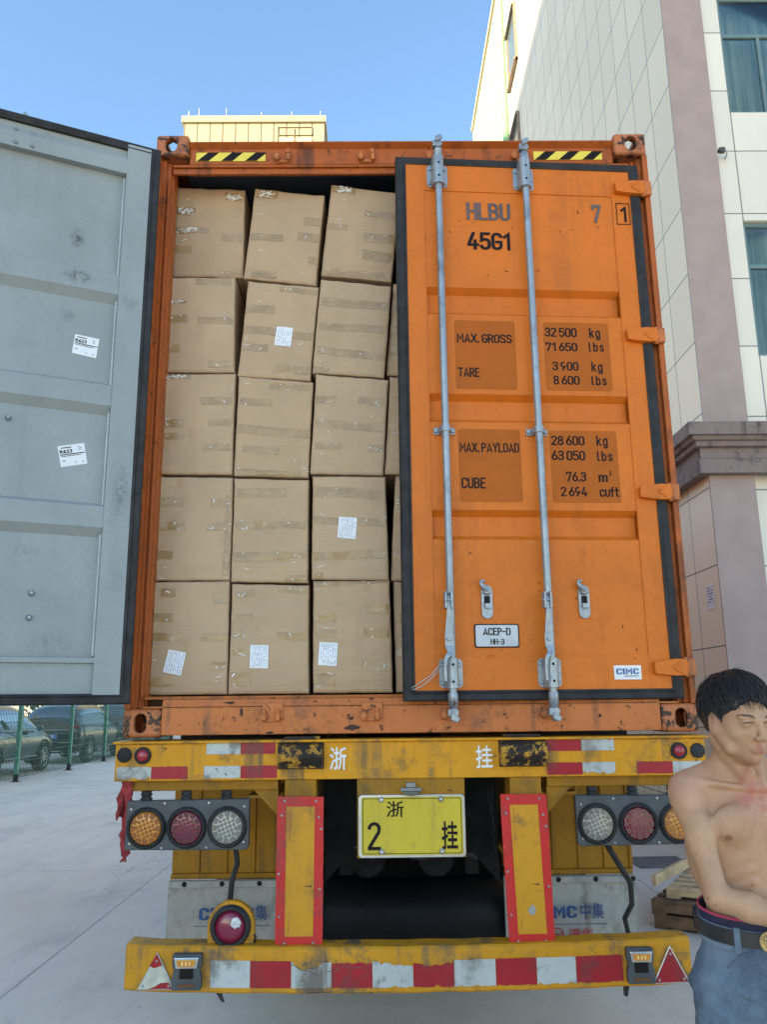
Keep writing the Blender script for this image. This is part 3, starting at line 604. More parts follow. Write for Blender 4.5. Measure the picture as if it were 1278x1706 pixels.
# sill and header
m = MB(); m.prism([(.0, 1.508), (.0, 1.628), (.012, 1.655), (.12, 1.655), (.12, 1.508)], -1.057, 1.057, 'x'); m.prism([(.012, 1.6555), (.03, 1.668), (.12, 1.668), (.12, 1.6555)], -1.14, 1.14, 'x'); m.box(-1.14, .0, 1.6185, 1.14, .1, 1.6272); m.build('door_sill', 'orange_worn', K, bevel=.003)
m = MB(); m.prism([(.03, 4.250), (.03, 4.332), (.0, 4.352), (.0, 4.358), (.13, 4.358), (.13, 4.250)], -1.057, 1.057, 'x'); m.prism([(.045, 4.206), (.045, 4.2495), (.060, 4.2495), (.060, 4.206)], -1.14, 1.14, 'x'); m.box(-1.14, .031, 4.236, 1.14, .0445, 4.2495); m.build('door_header', 'orange_frame', K, bevel=.003)
# side walls, roof, floor, front
def corr(y0, y1, d, p=.278):
    pts = []; y = y0
    while y + p < y1:
        pts += [(y, 0), (y + .07, 0), (y + .139, d), (y + .209, d)]; y += p
    return pts + [(y, 0), (y1, 0)]
for sx in (-1, 1):
    pr = corr(.15, L_ - .15, -.036); m = MB(); vs = []
    for (y, d) in pr: vs += [(sx * (1.212 + d), y, 1.66), (sx * (1.212 + d), y, 4.34)]
    m.add(vs, [(2 * i, 2 * i + 2, 2 * i + 3, 2 * i + 1) for i in range(len(pr) - 1)]); m.build('side_wall', 'orange', K)
    m = MB(); m.box(sx * 1.219, .15, 4.34, sx * 1.16, L_, 4.38); m.box(sx * 1.219, .15, 1.5, sx * 1.18, L_, 1.655); m.build('side_rail', 'orange_frame', K)
    m = MB(); m.box(sx * 1.219, L_ - .15, 1.5, sx * 1.1, L_, 4.396); m.build('front_post', 'orange_frame', K)
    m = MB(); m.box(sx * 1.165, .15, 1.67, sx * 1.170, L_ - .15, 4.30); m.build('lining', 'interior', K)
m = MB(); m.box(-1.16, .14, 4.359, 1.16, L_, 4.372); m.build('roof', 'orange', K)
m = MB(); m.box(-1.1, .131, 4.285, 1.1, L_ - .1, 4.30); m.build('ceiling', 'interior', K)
m = MB(); m.box(-1.16, .12, 1.62, 1.16, L_ - .05, 1.668); m.build('floor', simple('floor boards', (.12, .08, .05), .8), K)
m = MB(); m.box(-1.1, L_ - .06, 1.5, 1.1, L_, 4.34); m.build('front_wall', 'orange', K)
# hazard stripes on the header
for xa, xb, dr in ((-1.025, -.68, 1), (.66, 1.003, 1)):
    m = MB(); m.box(xa, .0262, 4.266, xb, .0285, 4.314, 0); w_ = (xb - xa)
    for k in range(3):
        a = xa + w_ * (.02 + k * .345); m.prism([(a, 4.2665), (a + w_ * .16, 4.2665), (a + w_ * .31, 4.3135), (a + w_ * .15, 4.3135)], .0245, .0258, 'y', 1)
    m.build('hazard_stripe', ['hazard_y', 'ink'], K)
# cam keepers on header and sill
def keeper(x, z, up):
    m = MB(); y0 = .03 if up else 0.
    m.box(x - .038, y0 - .030, z - .022, x - .020, y0, z + .022); m.box(x + .020, y0 - .030, z - .022, x + .038, y0, z + .022); m.box(x - .0375, y0 - .012, z - .026, x + .0375, y0 + .001, z - .010)
    m.box(x + .018, y0 - .034, z + .012, x + .036, y0 - .004, z + (.036 if up else .026)); m.cyl((x - .030, y0 - .032, z - .004), (x - .030, y0 - .002, z - .004), .015, seg=10)
    m.build('cam_keeper', 'orange_worn', K, bevel=.003)
for x in (-.593, -.174, .165, .588): keeper(x, 4.280, True); keeper(x, 1.585, False)
for x, z in ((-.588, 1.616), (-.167, 1.616)): 
    m = MB(); m.box(x - .045, -.010, z - .045, x + .045, -.0005, z + .02); m.build('keeper_plate', 'orange_worn', K, bevel=.003)
# rust scars on the sill
M['scar'] = simple('dark rust scar', (.05, .025, .018), .85, var=.5, scale=30)
for (x, z, w_, h_) in ((-.245, 1.532, .075, .03), (-.77, 1.640, .06, .012), (-.72, 1.60, .012, .05), (-.255, 1.57, .02, .012), (.36, 1.64, .05, .008), (-.60, 1.515, .05, .01), (.80, 1.57, .012, .02)):
    m = MB(); n = 14; m.prism([(x + w_ * .5 * math.cos(t) * rnd.uniform(.5, 1.2), z + h_ * .5 * math.sin(t) * rnd.uniform(.4, 1.2)) for t in [2 * math.pi * i / n for i in range(n)]], -.0022, -.0005, 'y'); m.build('rust_scar', 'scar', K)

# ---- doors. local frame: x = -(distance from the hinge line), y away from the outside, z up
def door_frame(P0, P1):
    P0 = Vector((*P0, 0)); P1 = Vector((*P1, 0)); x = (P0 - P1).normalized(); z = Vector((0, 0, 1)); y = z.cross(x)
    return Matrix(((x.x, y.x, 0, P0.x), (x.y, y.y, 0, P0.y), (0, 0, 1, 0), (0, 0, 0, 1)))
RF = door_frame((1.163, 0), (-.037, -.077)); LF = door_frame((-1.18, -.14), (-1.79, -.42))
ZB, ZT = 1.68, 4.175
bands = [(3.528, 3.390), (2.999, 2.863), (2.457, 2.323)]
def panel_profile(out):
    """(offset, z) profile of the ribbed middle sheet, offset positive = sunk when seen from outside"""
    pr = [(.003, ZT - .14)]
    for a, b in bands: pr += [(.003, a), (.036, a - .026), (.036, b + .022), (.003, b)]
    return pr + [(.003, 1.822)]
def door_sheet(m, xa, xb, pr, y0=0, sgn=1):
    vs = []
    for o, z in pr: vs += [(xa, y0 + sgn * o, z), (xb, y0 + sgn * o, z)]
    m.add(vs, [(2 * i, 2 * i + 2, 2 * i + 3, 2 * i + 1) if sgn > 0 else (2 * i, 2 * i + 1, 2 * i + 3, 2 * i + 2) for i in range(len(pr) - 1)], False)
    n = len(pr)      # close the ends of each sunk band
    for i in range(1, n - 2, 4):
        for xe in (xa, xb): m.add([(xe, y0 + sgn * pr[i + j][0], pr[i + j][1]) for j in range(4)], [(0, 1, 2, 3)], False)
def gasket(fr, face, name_parent, xe=.002, xi=-.047):
    """black rubber seal round a door; face = y of the visible face, thickness goes to +y"""
    m = MB(fr); x0, x1, z0, z1 = -1.200, xe, 1.637, 4.212; xi0, xi1, zi0, zi1 = -1.152, xi, 1.680, 4.172
    def ring(y, a): return [(x0 + a, y, z0 + a), (x1 - a, y, z0 + a), (x1 - a, y, z1 - a), (x0 + a, y, z1 - a)]
    def ringi(y, a): return [(xi0 - a, y, zi0 - a), (xi1 + a, y, zi0 - a), (xi1 + a, y, zi1 + a), (xi0 - a, y, zi1 + a)]
    rs = [ringi(face + .02, 0), ringi(face - .004, 0), ringi(face - .008, .010), ringi(face - .003, .014), ringi(face - .003, .022), ring(face - .006, .006), ring(face, 0), ring(face + .045, 0), ringi(face + .045, .0)]
    vs = [p for r_ in rs for p in r_]; m.add(vs, [(i * 4 + k, i * 4 + (k + 1) % 4, (i + 1) * 4 + (k + 1) % 4, (i + 1) * 4 + k) for i in range(len(rs) - 1) for k in range(4)], False)
    g_ = m.build('door_seal', 'rubber', name_parent)
    return g_
def rod(fr, s, D, sg, name='locking_rod', handle=True):
    """galvanised locking rod on the outside face; sg=-1: outside is -y"""
    Y = lambda n: sg * n; x = -s
    m = MB(fr); m.cyl((x, Y(.045), 1.64), (x, Y(.045), 4.20), .0165, seg=16)
    rd = D; m.build(name, 'galv', D)
    # cam ends
    for z, u in ((4.20, 1), (1.64, -1)):
        m = MB(fr)
        m.cyl((x, Y(.045), z - u * .03), (x, Y(.045), z + u * .02), .021, seg=16); m.cyl((x, Y(.045), z + u * .02), (x, Y(.045), z + u * .035), .021, .014, seg=16)
        m.prism([(x - .024, z + u * .035), (x + .008, z + u * .032), (x + .022, z + u * .045), (x + .016, z + u * .058), (x + .012, z + u * .082), (x - .004, z + u * .090), (x - .012, z + u * .070), (x - .026, z + u * .062)], Y(.066), Y(.030), 'y')
        m.prism([(x - .010, z + u * .05), (x + .022, z + u * .072), (x + .012, z + u * .09), (x - .016, z + u * .078)], Y(.080), Y(.0662), 'y')
        m.build('cam_end', 'galv', rd, bevel=.003)
    # bearing brackets top and bottom
    for zc, sp in ((4.108, 1), (1.750, -1)):
        m = MB(fr); hh = .060
        m.prism([(x - .050, zc - hh + .012), (x - .038, zc - hh), (x + .038, zc - hh), (x + .050, zc - hh + .012), (x + .050, zc + hh - .012), (x + .038, zc + hh), (x - .038, zc + hh), (x - .050, zc + hh - .012)], Y(.006), Y(-.002), 'y')
        n = 12; arc = [(x + .027 * math.cos(t), Y(.040 + .029 * math.sin(t))) for t in [math.pi * i / n for i in range(n + 1)]]
        m.prism([(x + .030, Y(.006))] + arc + [(x - .030, Y(.006))], zc - hh - .002, zc + hh + (.02 if sp > 0 else 0.), 'z')
        if sp > 0: m.cyl((x, Y(.045), zc - hh - .012), (x, Y(.045), zc - hh - .002), .029, seg=16)
        for dx in (-.037, .037):
            for dz in (-.040, .036): m.lathe((x + dx, Y(.006), zc + dz), (0, sg, 0), [(0, .0095), (.004, .0095), (.007, .006)], 12, 0)
        for dz in (-.036, .034): m.cyl((x, Y(.0685), zc + dz), (x, Y(.0698), zc + dz), .006, seg=10, m=1)
        m.build('bearing_bracket', ['galv', 'ink'], rd, bevel=.0012)
    m = MB(fr); zc = 2.816; m.box(x - .048, Y(.006), zc - .016, x + .048, Y(-.001), zc + .016)
    n = 10; arc = [(x + .024 * math.cos(t), Y(.040 + .026 * math.sin(t))) for t in [math.pi * i / n for i in range(n + 1)]]
    m.prism([(x + .026, Y(.006))] + arc + [(x - .026, Y(.006))], zc - .015, zc + .015, 'z')
    for dx in (-.038, .038): m.lathe((x + dx, Y(.006), zc), (0, sg, 0), [(0, .010), (.007, .010), (.010, .006)], 10)
    m.build('rod_clamp', 'galv', rd, bevel=.002)
    if handle:
        m = MB(fr); hx = x - .012
        m.box(hx - .018, Y(.094), 2.015, hx - .009, Y(.045), 2.085); m.box(hx + .007, Y(.094), 2.015, hx + .016, Y(.045), 2.085); m.cyl((hx - .022, Y(.080), 2.052), (hx + .020, Y(.080), 2.052), .009, seg=12)
        path = [(hx - .001, .082, 2.068, .006), (hx - .001, .084, 2.01, .0085), (hx - .002, .082, 1.965, .0115), (hx - .003, .080, 1.90, .0175), (hx - .003, .080, 1.86, .0165), (hx + .002, .086, 1.835, .014), (hx - .008, .092, 1.822, .013), (hx - .020, .094, 1.806, .008), (hx - .024, .094, 1.77, .0055), (hx - .023, .094, 1.715, .0055)]
        vs = []
        for (px, n_, z, hw) in path: vs += [(px - hw, Y(n_), z), (px + hw, Y(n_), z), (px + hw, Y(n_ - .010), z), (px - hw, Y(n_ - .010), z)]
        fs = [(i * 4 + k, i * 4 + (k + 1) % 4, (i + 1) * 4 + (k + 1) % 4, (i + 1) * 4 + k) for i in range(len(path) - 1) for k in range(4)] + [(3, 2, 1, 0), tuple((len(path) - 1) * 4 + k for k in range(4))]
        m.add(vs, fs); m.cyl((hx - .004, Y(.079), 1.888), (hx - .004, Y(.0905), 1.888), .009, seg=12)
        m.build('rod_handle', 'galv', rd, bevel=.002)
    return rd

# right door (closed on its seal, a hand's width from flush at the free edge)
D = MB(RF); D.mat = 0
D.box(-.14, 0, ZB, -.046, .05, ZT); D.box(-1.152, 0, ZB, -1.063, .05, ZT); D.box(-1.063, 0, 4.035, -.14, .05, ZT); D.box(-1.063, 0, ZB, -.14, .05, 1.822)
door_sheet(D, -1.063, -.14, panel_profile(1)); D.box(-1.063, .045, 1.822, -.14, .05, 4.035)
RD = D.build('door', 'orange', K, weld=True, label='closed orange right door with locking rods and lettering')
gasket(RF, 0, RD)
m = MB(RF)
for z in (4.035, 1.822): m.box(-1.063, -.0012, z - .0016, -.14, .0006, z + .0016)
for x in (-.1385, -1.0645): m.box(x - .0016, -.0012, ZB, x + .0016, .0006, ZT)
m.build('seam', 'orange', RD)
for s in (1.0, .578): rod(RF, s, RD, -1)
# handle keepers on the panel
for xs_ in (-.835, -.409):
    m = MB(RF); n = 10; hw, zt, zb = .024, 2.098, 2.002
    m.prism([(xs_ + hw * math.cos(t), zt + hw * math.sin(t)) for t in [math.pi * i / n for i in range(n + 1)]] + [(xs_ - hw * math.cos(t), zb - hw * math.sin(t)) for t in [math.pi * i / n for i in range(n + 1)]], -.008, .003, 'y', 0)
    m.box(xs_ - .013, -.0095, 2.030, xs_ + .013, -.0078, 2.075, 1); m.mat = 0
    m.box(xs_ - .012, -.026, 2.022, xs_ + .014, -.0096, 2.042); m.lathe((xs_, -.008, 2.095), (0, -1, 0), [(0, .018), (.012, .017), (.018, .010)], 14)
    m.tube([(xs_ + .004, -.022, 2.098), (xs_ - .016, -.026, 2.112), (xs_ - .028, -.026, 2.126), (xs_ - .026, -.024, 2.140), (xs_ - .010, -.022, 2.138)], [.012, .012, .010, .007, .005], 8)
    m.build('handle_catch', ['galv', 'ink'], RD, bevel=.0015)
# hinges
for z in (4.074, 3.298, 2.540, 1.768):
    m = MB(RF); m.prism([(-.128, z + .022), (-.075, z + .030), (-.03, z + .036), (.012, z + .033), (.020, z + .018), (.020, z - .020), (.010, z - .034), (-.03, z - .036), (-.075, z - .032), (-.126, z - .026)], -.030, .0, 'y')
    for sg in (1, -1): m.prism([(-.050, z + sg * .003), (-.012, z + sg * .028), (-.004, z + sg * .024), (-.038, z + sg * .001)][::sg], -.034, -.0302, 'y')
    m.build('hinge', 'orange', RD, bevel=.004)
    m = MB(); m.box(1.186, -.022, z - .036, 1.219, .004, z + .036); m.cyl((1.178, -.012, z - .042), (1.178, -.012, z + .042), .011, seg=12); m.build('hinge_lug', M['orange_worn'], K, bevel=.003)
# lettering
t = MB(RF); t.fr = RF; ink = [('45G1', -.863, -.655, 3.727, 3.825, .012), ('HLBU', -.861, -.648, 3.884, 3.976, .012), ('7', -.246, -.200, 3.888, 3.986, .012)]
for s_t, a, b, z0, z1, bo in ink:
    m = MB(RF); m.din(s_t, a, b, z0, z1, -.0005, t=.165); m.build('lettering', 'ink' if s_t == '45G1' else 'ink_grey', RD)
m = MB(RF); m.din('1', -.105, -.074, 3.896, 3.984, -.0035, t=.15)
a, b, z0, z1, w_ = -.124, -.056, 3.882, 3.998, .0035
m.box(a, -.0035, z0, b, -.0028, z0 + w_); m.box(a, -.0035, z1 - w_, b, -.0028, z1); m.box(a, -.0035, z0 + w_, a + w_, -.0028, z1 - w_); m.box(b - w_, -.0035, z0 + w_, b, -.0028, z1 - w_); m.build('lettering', 'ink', RD)
def rrect(x0, z0, x1, z1, r=.012, n=5):
    P = []
    for cx, cz, a0 in ((x1 - r, z1 - r, 0), (x0 + r, z1 - r, 90), (x0 + r, z0 + r, 180), (x1 - r, z0 + r, 270)): P += [(cx + r * math.cos(R(a0 + 90 * i / n)), cz + r * math.sin(R(a0 + 90 * i / n))) for i in range(n + 1)]
    return P
patches = [(-.937, 3.023, -.654, 3.361), (-.518, 3.023, -.207, 3.361), (-.937, 2.493, -.654, 2.831), (-.518, 2.493, -.207, 2.829)]
lines = [[('MAX. GROSS', -.928, -.669, 3.249, 3.298), ('TARE', -.928, -.827, 3.080, 3.130)],
 [('32 500', -.514, -.360, 3.288, 3.334), ('71 650', -.512, -.361, 3.216, 3.262), ('3 900', -.487, -.362, 3.119, 3.164), ('8 600', -.485, -.361, 3.051, 3.096), ('kg', -.302, -.248, 3.275, 3.336), ('lbs', -.307, -.234, 3.217, 3.264), ('kg', -.302, -.248, 3.106, 3.167), ('lbs', -.305, -.233, 3.050, 3.097)],
 [('MAX. PAYLOAD', -.931, -.660, 2.721, 2.770), ('CUBE', -.928, -.819, 2.554, 2.604)],
 [('28 600', -.512, -.358, 2.759, 2.805), ('63 050', -.514, -.359, 2.688, 2.735), ('76.3', -.453, -.360, 2.589, 2.636), ('2 694', -.482, -.360, 2.520, 2.566), ('kg', -.304, -.250, 2.746, 2.807), ('lbs', -.304, -.232, 2.686, 2.733), ('m', -.305, -.262, 2.589, 2.622), ('3', -.255, -.244, 2.616, 2.640), ('cuft', -.304, -.214, 2.519, 2.567)]]
for (a, z0, b, z1), ls in zip(patches, lines):
    m = MB(RF); m.prism(rrect(a, z0, b, z1), .0016, .0028, 'y'); pp = m.build('data_panel', 'tint_patch', RD)
    for s_t, xa, xb, za, zb in ls: m = MB(RF); m.din(s_t, xa, xb, za, zb, .0008, gap=.34 if s_t in ('kg', 'lbs') else .20); m.build('lettering', 'ink', RD)
m = MB(RF); m.prism(rrect(-.894, 1.856, -.701, 1.956, .010), -.003, .0025, 'y', 0); m.prism(rrect(-.889, 1.861, -.706, 1.951, .008), -.0042, -.0031, 'y', 1); m.build('approval_plate', ['ink', simple('brushed grey plate', (.42, .45, .48), .4, .2)], RD)
m = MB(RF); m.din('ACEP-D', -.858, -.738, 1.907, 1.942, -.0052); m.build('lettering', 'ink', RD); m = MB(RF); m.din('HH-3', -.826, -.766, 1.868, 1.893, -.0052); m.build('lettering', 'ink', RD)
m = MB(RF); m.box(-.297, -.0012, 1.719, -.178, -.0004, 1.778, 0); m.din('CIMC', -.288, -.188, 1.740, 1.768, -.0022, t=.22, gap=.28, m=1); m.box(-.255, -.0022, 1.731, -.190, -.0014, 1.735, 2); m.build('maker_sticker', ['white', 'blue_ink', 'print'], RD)
# scratches and rust specks on the panel
m = MB(RF)
for _ in range(30):
    x = -rnd.uniform(.16, 1.1); z = rnd.choice([rnd.uniform(1.70, 2.28), rnd.uniform(1.70, 2.1), rnd.uniform(3.56, 4.0)]); l = rnd.uniform(.002, .009); a = rnd.uniform(0, 3.14); wd = rnd.uniform(.0008, .0022)
    c_, s__ = math.cos(a), math.sin(a); m.prism([(x - l * c_, z - l * s__), (x + wd * s__, z - wd * c_), (x + l * c_, z + l * s__), (x - wd * s__, z + wd * c_)], -.0012, .0026, 'y')
m.build('paint_chips', 'scar', RD)
# seal wire on the first bottom bracket
m = MB(RF); P = [(-1.04, -.03, 1.80), (-1.06, -.04, 1.775), (-1.085, -.04, 1.745), (-1.12, -.035, 1.722), (-1.155, -.035, 1.70), (-1.17, -.04, 1.692), (-1.165, -.045, 1.683), (-1.13, -.042, 1.697), (-1.10, -.045, 1.72), (-1.075, -.05, 1.742), (-1.05, -.04, 1.778)]
m.tube(P, .0022, 6); m.build('seal_wire', 'bolt', RD)

# left door swung wide open, its grey lining towards the camera
D = MB(LF); T0 = -.012
for (xa, xb) in ((-.124, -.018), (-1.152, -1.055)): D.box(xa, -.006, ZB - .004, xb, .045, ZT + .022)
D.prism([(-.006, 4.040), (-.006, 4.112), (.012, 4.150), (.012, 4.197), (.045, 4.197), (.045, 4.040)], -1.055, -.124, 'x')
D.prism([(-.004, 1.802), (-.004, 1.822), (.016, 1.824), (.016, 1.800)], -1.055, -.124, 'x'); D.box(-1.055, .012, 1.676, -.124, .045, 1.800)
pr = [(.030, 4.040)]
for a, b in bands: pr += [(.030, a + .012), (-.002, a - .006), (-.002, b + .038), (.030, b)]
pr += [(.030, 1.822)]
vs = []
for o, z in pr: vs += [(-1.055, o, z), (-.124, o, z)]
D.add(vs, [(2 * i, 2 * i + 1, 2 * i + 3, 2 * i + 2) for i in range(len(pr) - 1)], False)
D.box(-1.055, .040, 1.824, -.124, .045, 4.040)
LD = D.build('door', 'grey_door', K, weld=True, label='grey lined left door swung open')
gasket(LF, .0, LD, .028, -.0165)
m = MB(LF); m.cyl((-.128, .024, 1.83), (-.128, .024, 4.03), .006, seg=8); m.cyl((-1.05, .024, 1.83), (-1.05, .024, 4.03), .006, seg=8); m.build('sealant_bead', simple('pale sealant', (.42, .46, .47), .5), LD)
m = MB(LF); m.box(-1.152, .0455, ZB, -.018, .052, ZT); m.build('outer_skin', 'orange', LD)
for s in (1.0, .575):
    F2 = LF @ Matrix.Translation((0, .052, 0)); rod(F2, s, LD, 1)
for (s, z) in ((.601, 4.128), (.532, 4.128), (.600, 4.060), (.531, 4.060)): m = MB(LF); m.lathe((-s, -.006 if z < 4.1 else .002, z), (0, -1, 0), [(0, .010), (.005, .009), (.008, .004)], 10); m.build('bolt', 'galv', LD)
for (s, z) in ((.378, 2.077), (.379, 1.979), (.524, 2.799), (.800, 2.04), (.80, 1.98), (.96, 2.8)): m = MB(LF); m.lathe((-s, .030, z), (0, -1, 0), [(0, .013), (.010, .012), (.016, .007), (.024, .006)], 10); m.build('bolt', 'galv', LD)
DOOR_STAINS = [(tuple(LF @ Vector((-s_, y_, z_)) - Vector((0, 0, 1.5))), r_, k_) for s_, y_, z_, r_, k_ in ((.311, .03, 3.679, (.035, .035, .05), 1.), (.298, -.002, 3.482, (.07, .07, .036), 1.), (.06, -.006, 2.52, (.04, .04, .13), .55), (.07, -.006, 3.40, (.05, .05, .04), .4), (.32, .03, 3.30, (.03, .03, .03), .5), (.42, .03, 2.25, (.08, .08, .06), .25), (.30, .03, 1.88, (.10, .10, .06), .3))]
door_stains()
def sticker(c, nm='sticker'):
    """c: four corners (s,z) clockwise from top left"""
    P = lambda u, v, y: tuple(Vector((-( (c[0][0] * (1 - u) + c[1][0] * u) * (1 - v) + (c[3][0] * (1 - u) + c[2][0] * u) * v), y, (c[0][1] * (1 - u) + c[1][1] * u) * (1 - v) + (c[3][1] * (1 - u) + c[2][1] * u) * v)))
    m = MB(LF); Y = .0285; m.add([P(0, 0, Y), P(1, 0, Y), P(1, 1, Y), P(0, 1, Y)], [(3, 2, 1, 0)]); m.mat = 1
    def q(u0, v0, u1, v1): m.add([P(u0, v0, Y - .001), P(u1, v0, Y - .001), P(u1, v1, Y - .001), P(u0, v1, Y - .001)], [(3, 2, 1, 0)])
    q(.04, .42, .97, .46); q(.10, .10, .5, .14)
    for i in range(14): q(.06 + i * .055, .50, .09 + i * .055 + .01 * (i % 3), .535)
    for i in range(5): q(.74 + .04 * (i % 3), .12 + .04 * i, .80 + .04 * (i % 3), .14 + .04 * i)
    for i in range(3): q(.08 + i * .02, .72, .10 + i * .06, .75)
    q(.55, .84, .60, .88); q(.82, .84, .88, .88)
    vs, fs = glyphs('R623', .03, 1.1); xs = [p[0] for p in vs]; zs = [p[1] for p in vs]; ax, bx, az, bz = min(xs), max(xs), min(zs), max(zs)
    m.add([P(.05 + (p[0] - ax) / (bx - ax) * .46, .38 - (p[1] - az) / (bz - az) * .17, Y - .0015) for p in vs], fs)
    m.build(nm, ['white', 'ink'], LD)
sticker([(.290, 3.220), (.188, 3.214), (.197, 3.122), (.298, 3.130)])
sticker([(.325, 2.702), (.220, 2.730), (.201, 2.640), (.305, 2.612)])
m = MB()
for z in (4.074, 3.298, 2.540, 1.768):
    m = MB(LF); m.box(-.12, .053, z - .035, .02, .083, z + .035); m.build('hinge', 'orange', LD, bevel=.004)
    m = MB(); m.box(-1.219, -.05, z - .036, -1.186, .0, z + .036); m.build('hinge_lug', 'orange_worn', K, bevel=.003)

# ================================================================== cardboard boxes
BOXES=[
(0.19, (-1.16, 4.234, -0.805, 4.22, -0.802, 3.718, -1.165, 3.73) ),
(0.16, (-0.749, 4.206, -0.392, 4.162, -0.433, 3.656, -0.794, 3.699) ),
(0.13, (-0.357, 4.205, -0.006, 4.154, -0.058, 3.658, -0.405, 3.698) ),
(0.20, (0.017, 4.207, 0.38, 4.18, 0.33, 3.673, -0.033, 3.711) ),
(0.14, (-1.18, 3.697, -0.833, 3.695, -0.822, 3.19, -1.174, 3.194) ),
(0.13, (-0.765, 3.669, -0.417, 3.634, -0.455, 3.141, -0.804, 3.168) ),
(0.12, (-0.406, 3.673, -0.058, 3.632, -0.098, 3.151, -0.444, 3.178) ),
(0.16, (-0.048, 3.668, 0.303, 3.652, 0.261, 3.159, -0.087, 3.18) ),
(0.12, (-1.165, 3.178, -0.814, 3.178, -0.814, 2.675, -1.164, 2.68) ),
(0.13, (-0.798, 3.169, -0.439, 3.135, -0.46, 2.659, -0.807, 2.672) ),
(0.12, (-0.426, 3.173, -0.078, 3.14, -0.108, 2.667, -0.449, 2.677) ),
(0.14, (-0.071, 3.164, 0.275, 3.145, 0.241, 2.666, -0.102, 2.677) ),
(0.12, (-1.158, 2.669, -0.808, 2.662, -0.808, 2.178, -1.159, 2.181) ),
(0.11, (-0.8, 2.656, -0.455, 2.644, -0.456, 2.163, -0.801, 2.17) ),
(0.13, (-0.439, 2.669, -0.097, 2.663, -0.087, 2.173, -0.438, 2.181) ),
(0.16, (-0.051, 2.674, 0.291, 2.668, 0.275, 2.174, -0.078, 2.177) ),
(0.11, (-1.157, 2.175, -0.807, 2.175, -0.805, 1.675, -1.157, 1.674) ),
(0.11, (-0.796, 2.163, -0.45, 2.153, -0.446, 1.674, -0.798, 1.675) ),
(0.12, (-0.431, 2.173, -0.084, 2.172, -0.076, 1.675, -0.427, 1.676) ),
(0.16, (-0.066, 2.174, 0.285, 2.171, 0.278, 1.672, -0.062, 1.675) )]
# tapes per box: (u0, v0, u1, v1) rectangles (v down) ; film glints: (u, v, length, kind)
TAPES = {
0: [(.72, .05, 1, .14, 'f'), (0, .23, .30, .32, 'f'), (0, .46, .50, .53, 'f'), (.68, .52, 1, .60), (.66, .93, .98, .98), (.0, .66, .27, .74)],
1: [(.04, .02, .34, .11, 'f'), (.75, .26, 1, .35), (.02, .50, .48, .58), (.68, .44, .98, .53), (.86, .70, 1, .78), (.1, .90, .45, .98)],
2: [(.02, .01, .36, .09, 'f'), (.52, .24, 1, .31), (.02, .44, .30, .50), (.55, .50, 1, .60), (.55, .68, 1, .79), (.02, .92, .9, .985)],
3: [(.0, .3, .6, .38), (.0, .6, .5, .68)],
4: [(.45, .02, .95, .085), (.03, .255, .33, .29, 'f'), (.0, .40, .34, .48), (.48, .43, .98, .50), (.0, .72, .25, .80), (.64, .88, .98, .95)],
5: [(.45, .03, .98, .085), (.02, .25, .42, .34), (.0, .47, 1, .55), (.04, .66, .38, .74), (.48, .85, 1, .94)],
6: [(.04, .20, .98, .29), (.04, .47, .96, .55), (.04, .72, .98, .80), (.02, .93, .22, .985)],
7: [(.0, .25, .9, .32), (.0, .47, .9, .55), (.0, .7, .9, .78)],
8: [(.03, .0, .40, .05, 'f'), (.55, .24, .98, .32), (.03, .47, .33, .55), (.66, .46, .98, .53), (.0, .60, .35, .67), (.6, .70, 1, .77)],
9: [(.42, .05, .96, .12), (.0, .22, .46, .29), (.02, .49, 1, .58), (.1, .70, .6, .77), (.0, .93, .9, .985)],
10: [(.02, .22, .30, .30), (.02, .46, .98, .54), (.60, .20, .95, .28), (.05, .70, .4, .76), (.78, .70, .98, .77)],
11: [(.0, .2, .8, .28), (.0, .48, .8, .56)],
12: [(.04, .20, .36, .29), (.72, .21, .97, .30), (.02, .45, .40, .53), (.68, .45, 1, .53), (.0, .72, .25, .80), (.90, .0, .97, .95)],
13: [(.04, .10, .70, .19), (.02, .43, 1, .50), (.02, .72, .74, .81), (.60, .71, .98, .77), (.72, .93, 1, .99)],
14: [(.03, .10, .98, .20), (.02, .40, .98, .47), (.02, .74, .98, .82), (.0, .94, .14, .99)],
15: [(.0, .2, .8, .28), (.0, .7, .8, .78)],
16: [(.12, .06, .32, .14), (.80, .12, .98, .20), (.05, .28, .30, .36), (.05, .46, .40, .53), (.66, .47, 1, .54), (.80, .72, 1, .79), (.0, .85, .33, .93)],
17: [(.02, .06, .30, .13), (.02, .28, .27, .35), (.02, .42, .36, .49), (.60, .44, 1, .51), (.0, .60, .16, .66), (.02, .81, .27, .93), (.6, .03, 1, .07)],
18: [(.02, .29, .30, .37), (.68, .22, 1, .30), (.0, .44, .30, .50), (.65, .43, 1, .51), (.62, .73, .98, .81), (.02, .83, .28, .94), (.02, .01, .98, .05)],
19: [(.0, .3, .8, .38), (.0, .6, .8, .68)]}
LABELS = {5: [(.475, .462), (.70, .467), (.69, .665), (.46, .66)], 14: [(.36, .40), (.60, .41), (.575, .615), (.335, .60)], 16: [(.26, .605), (.478, .635), (.425, .835), (.20, .80)], 17: [(.262, .560), (.493, .562), (.49, .772), (.26, .768)], 18: [(.085, .552), (.318, .560), (.298, .766), (.065, .755)]}
ROWN = ['top', 'second', 'third', 'fourth', 'bottom']; COLN = ['leftmost', 'second from left', 'third from left', 'rightmost partly hidden']
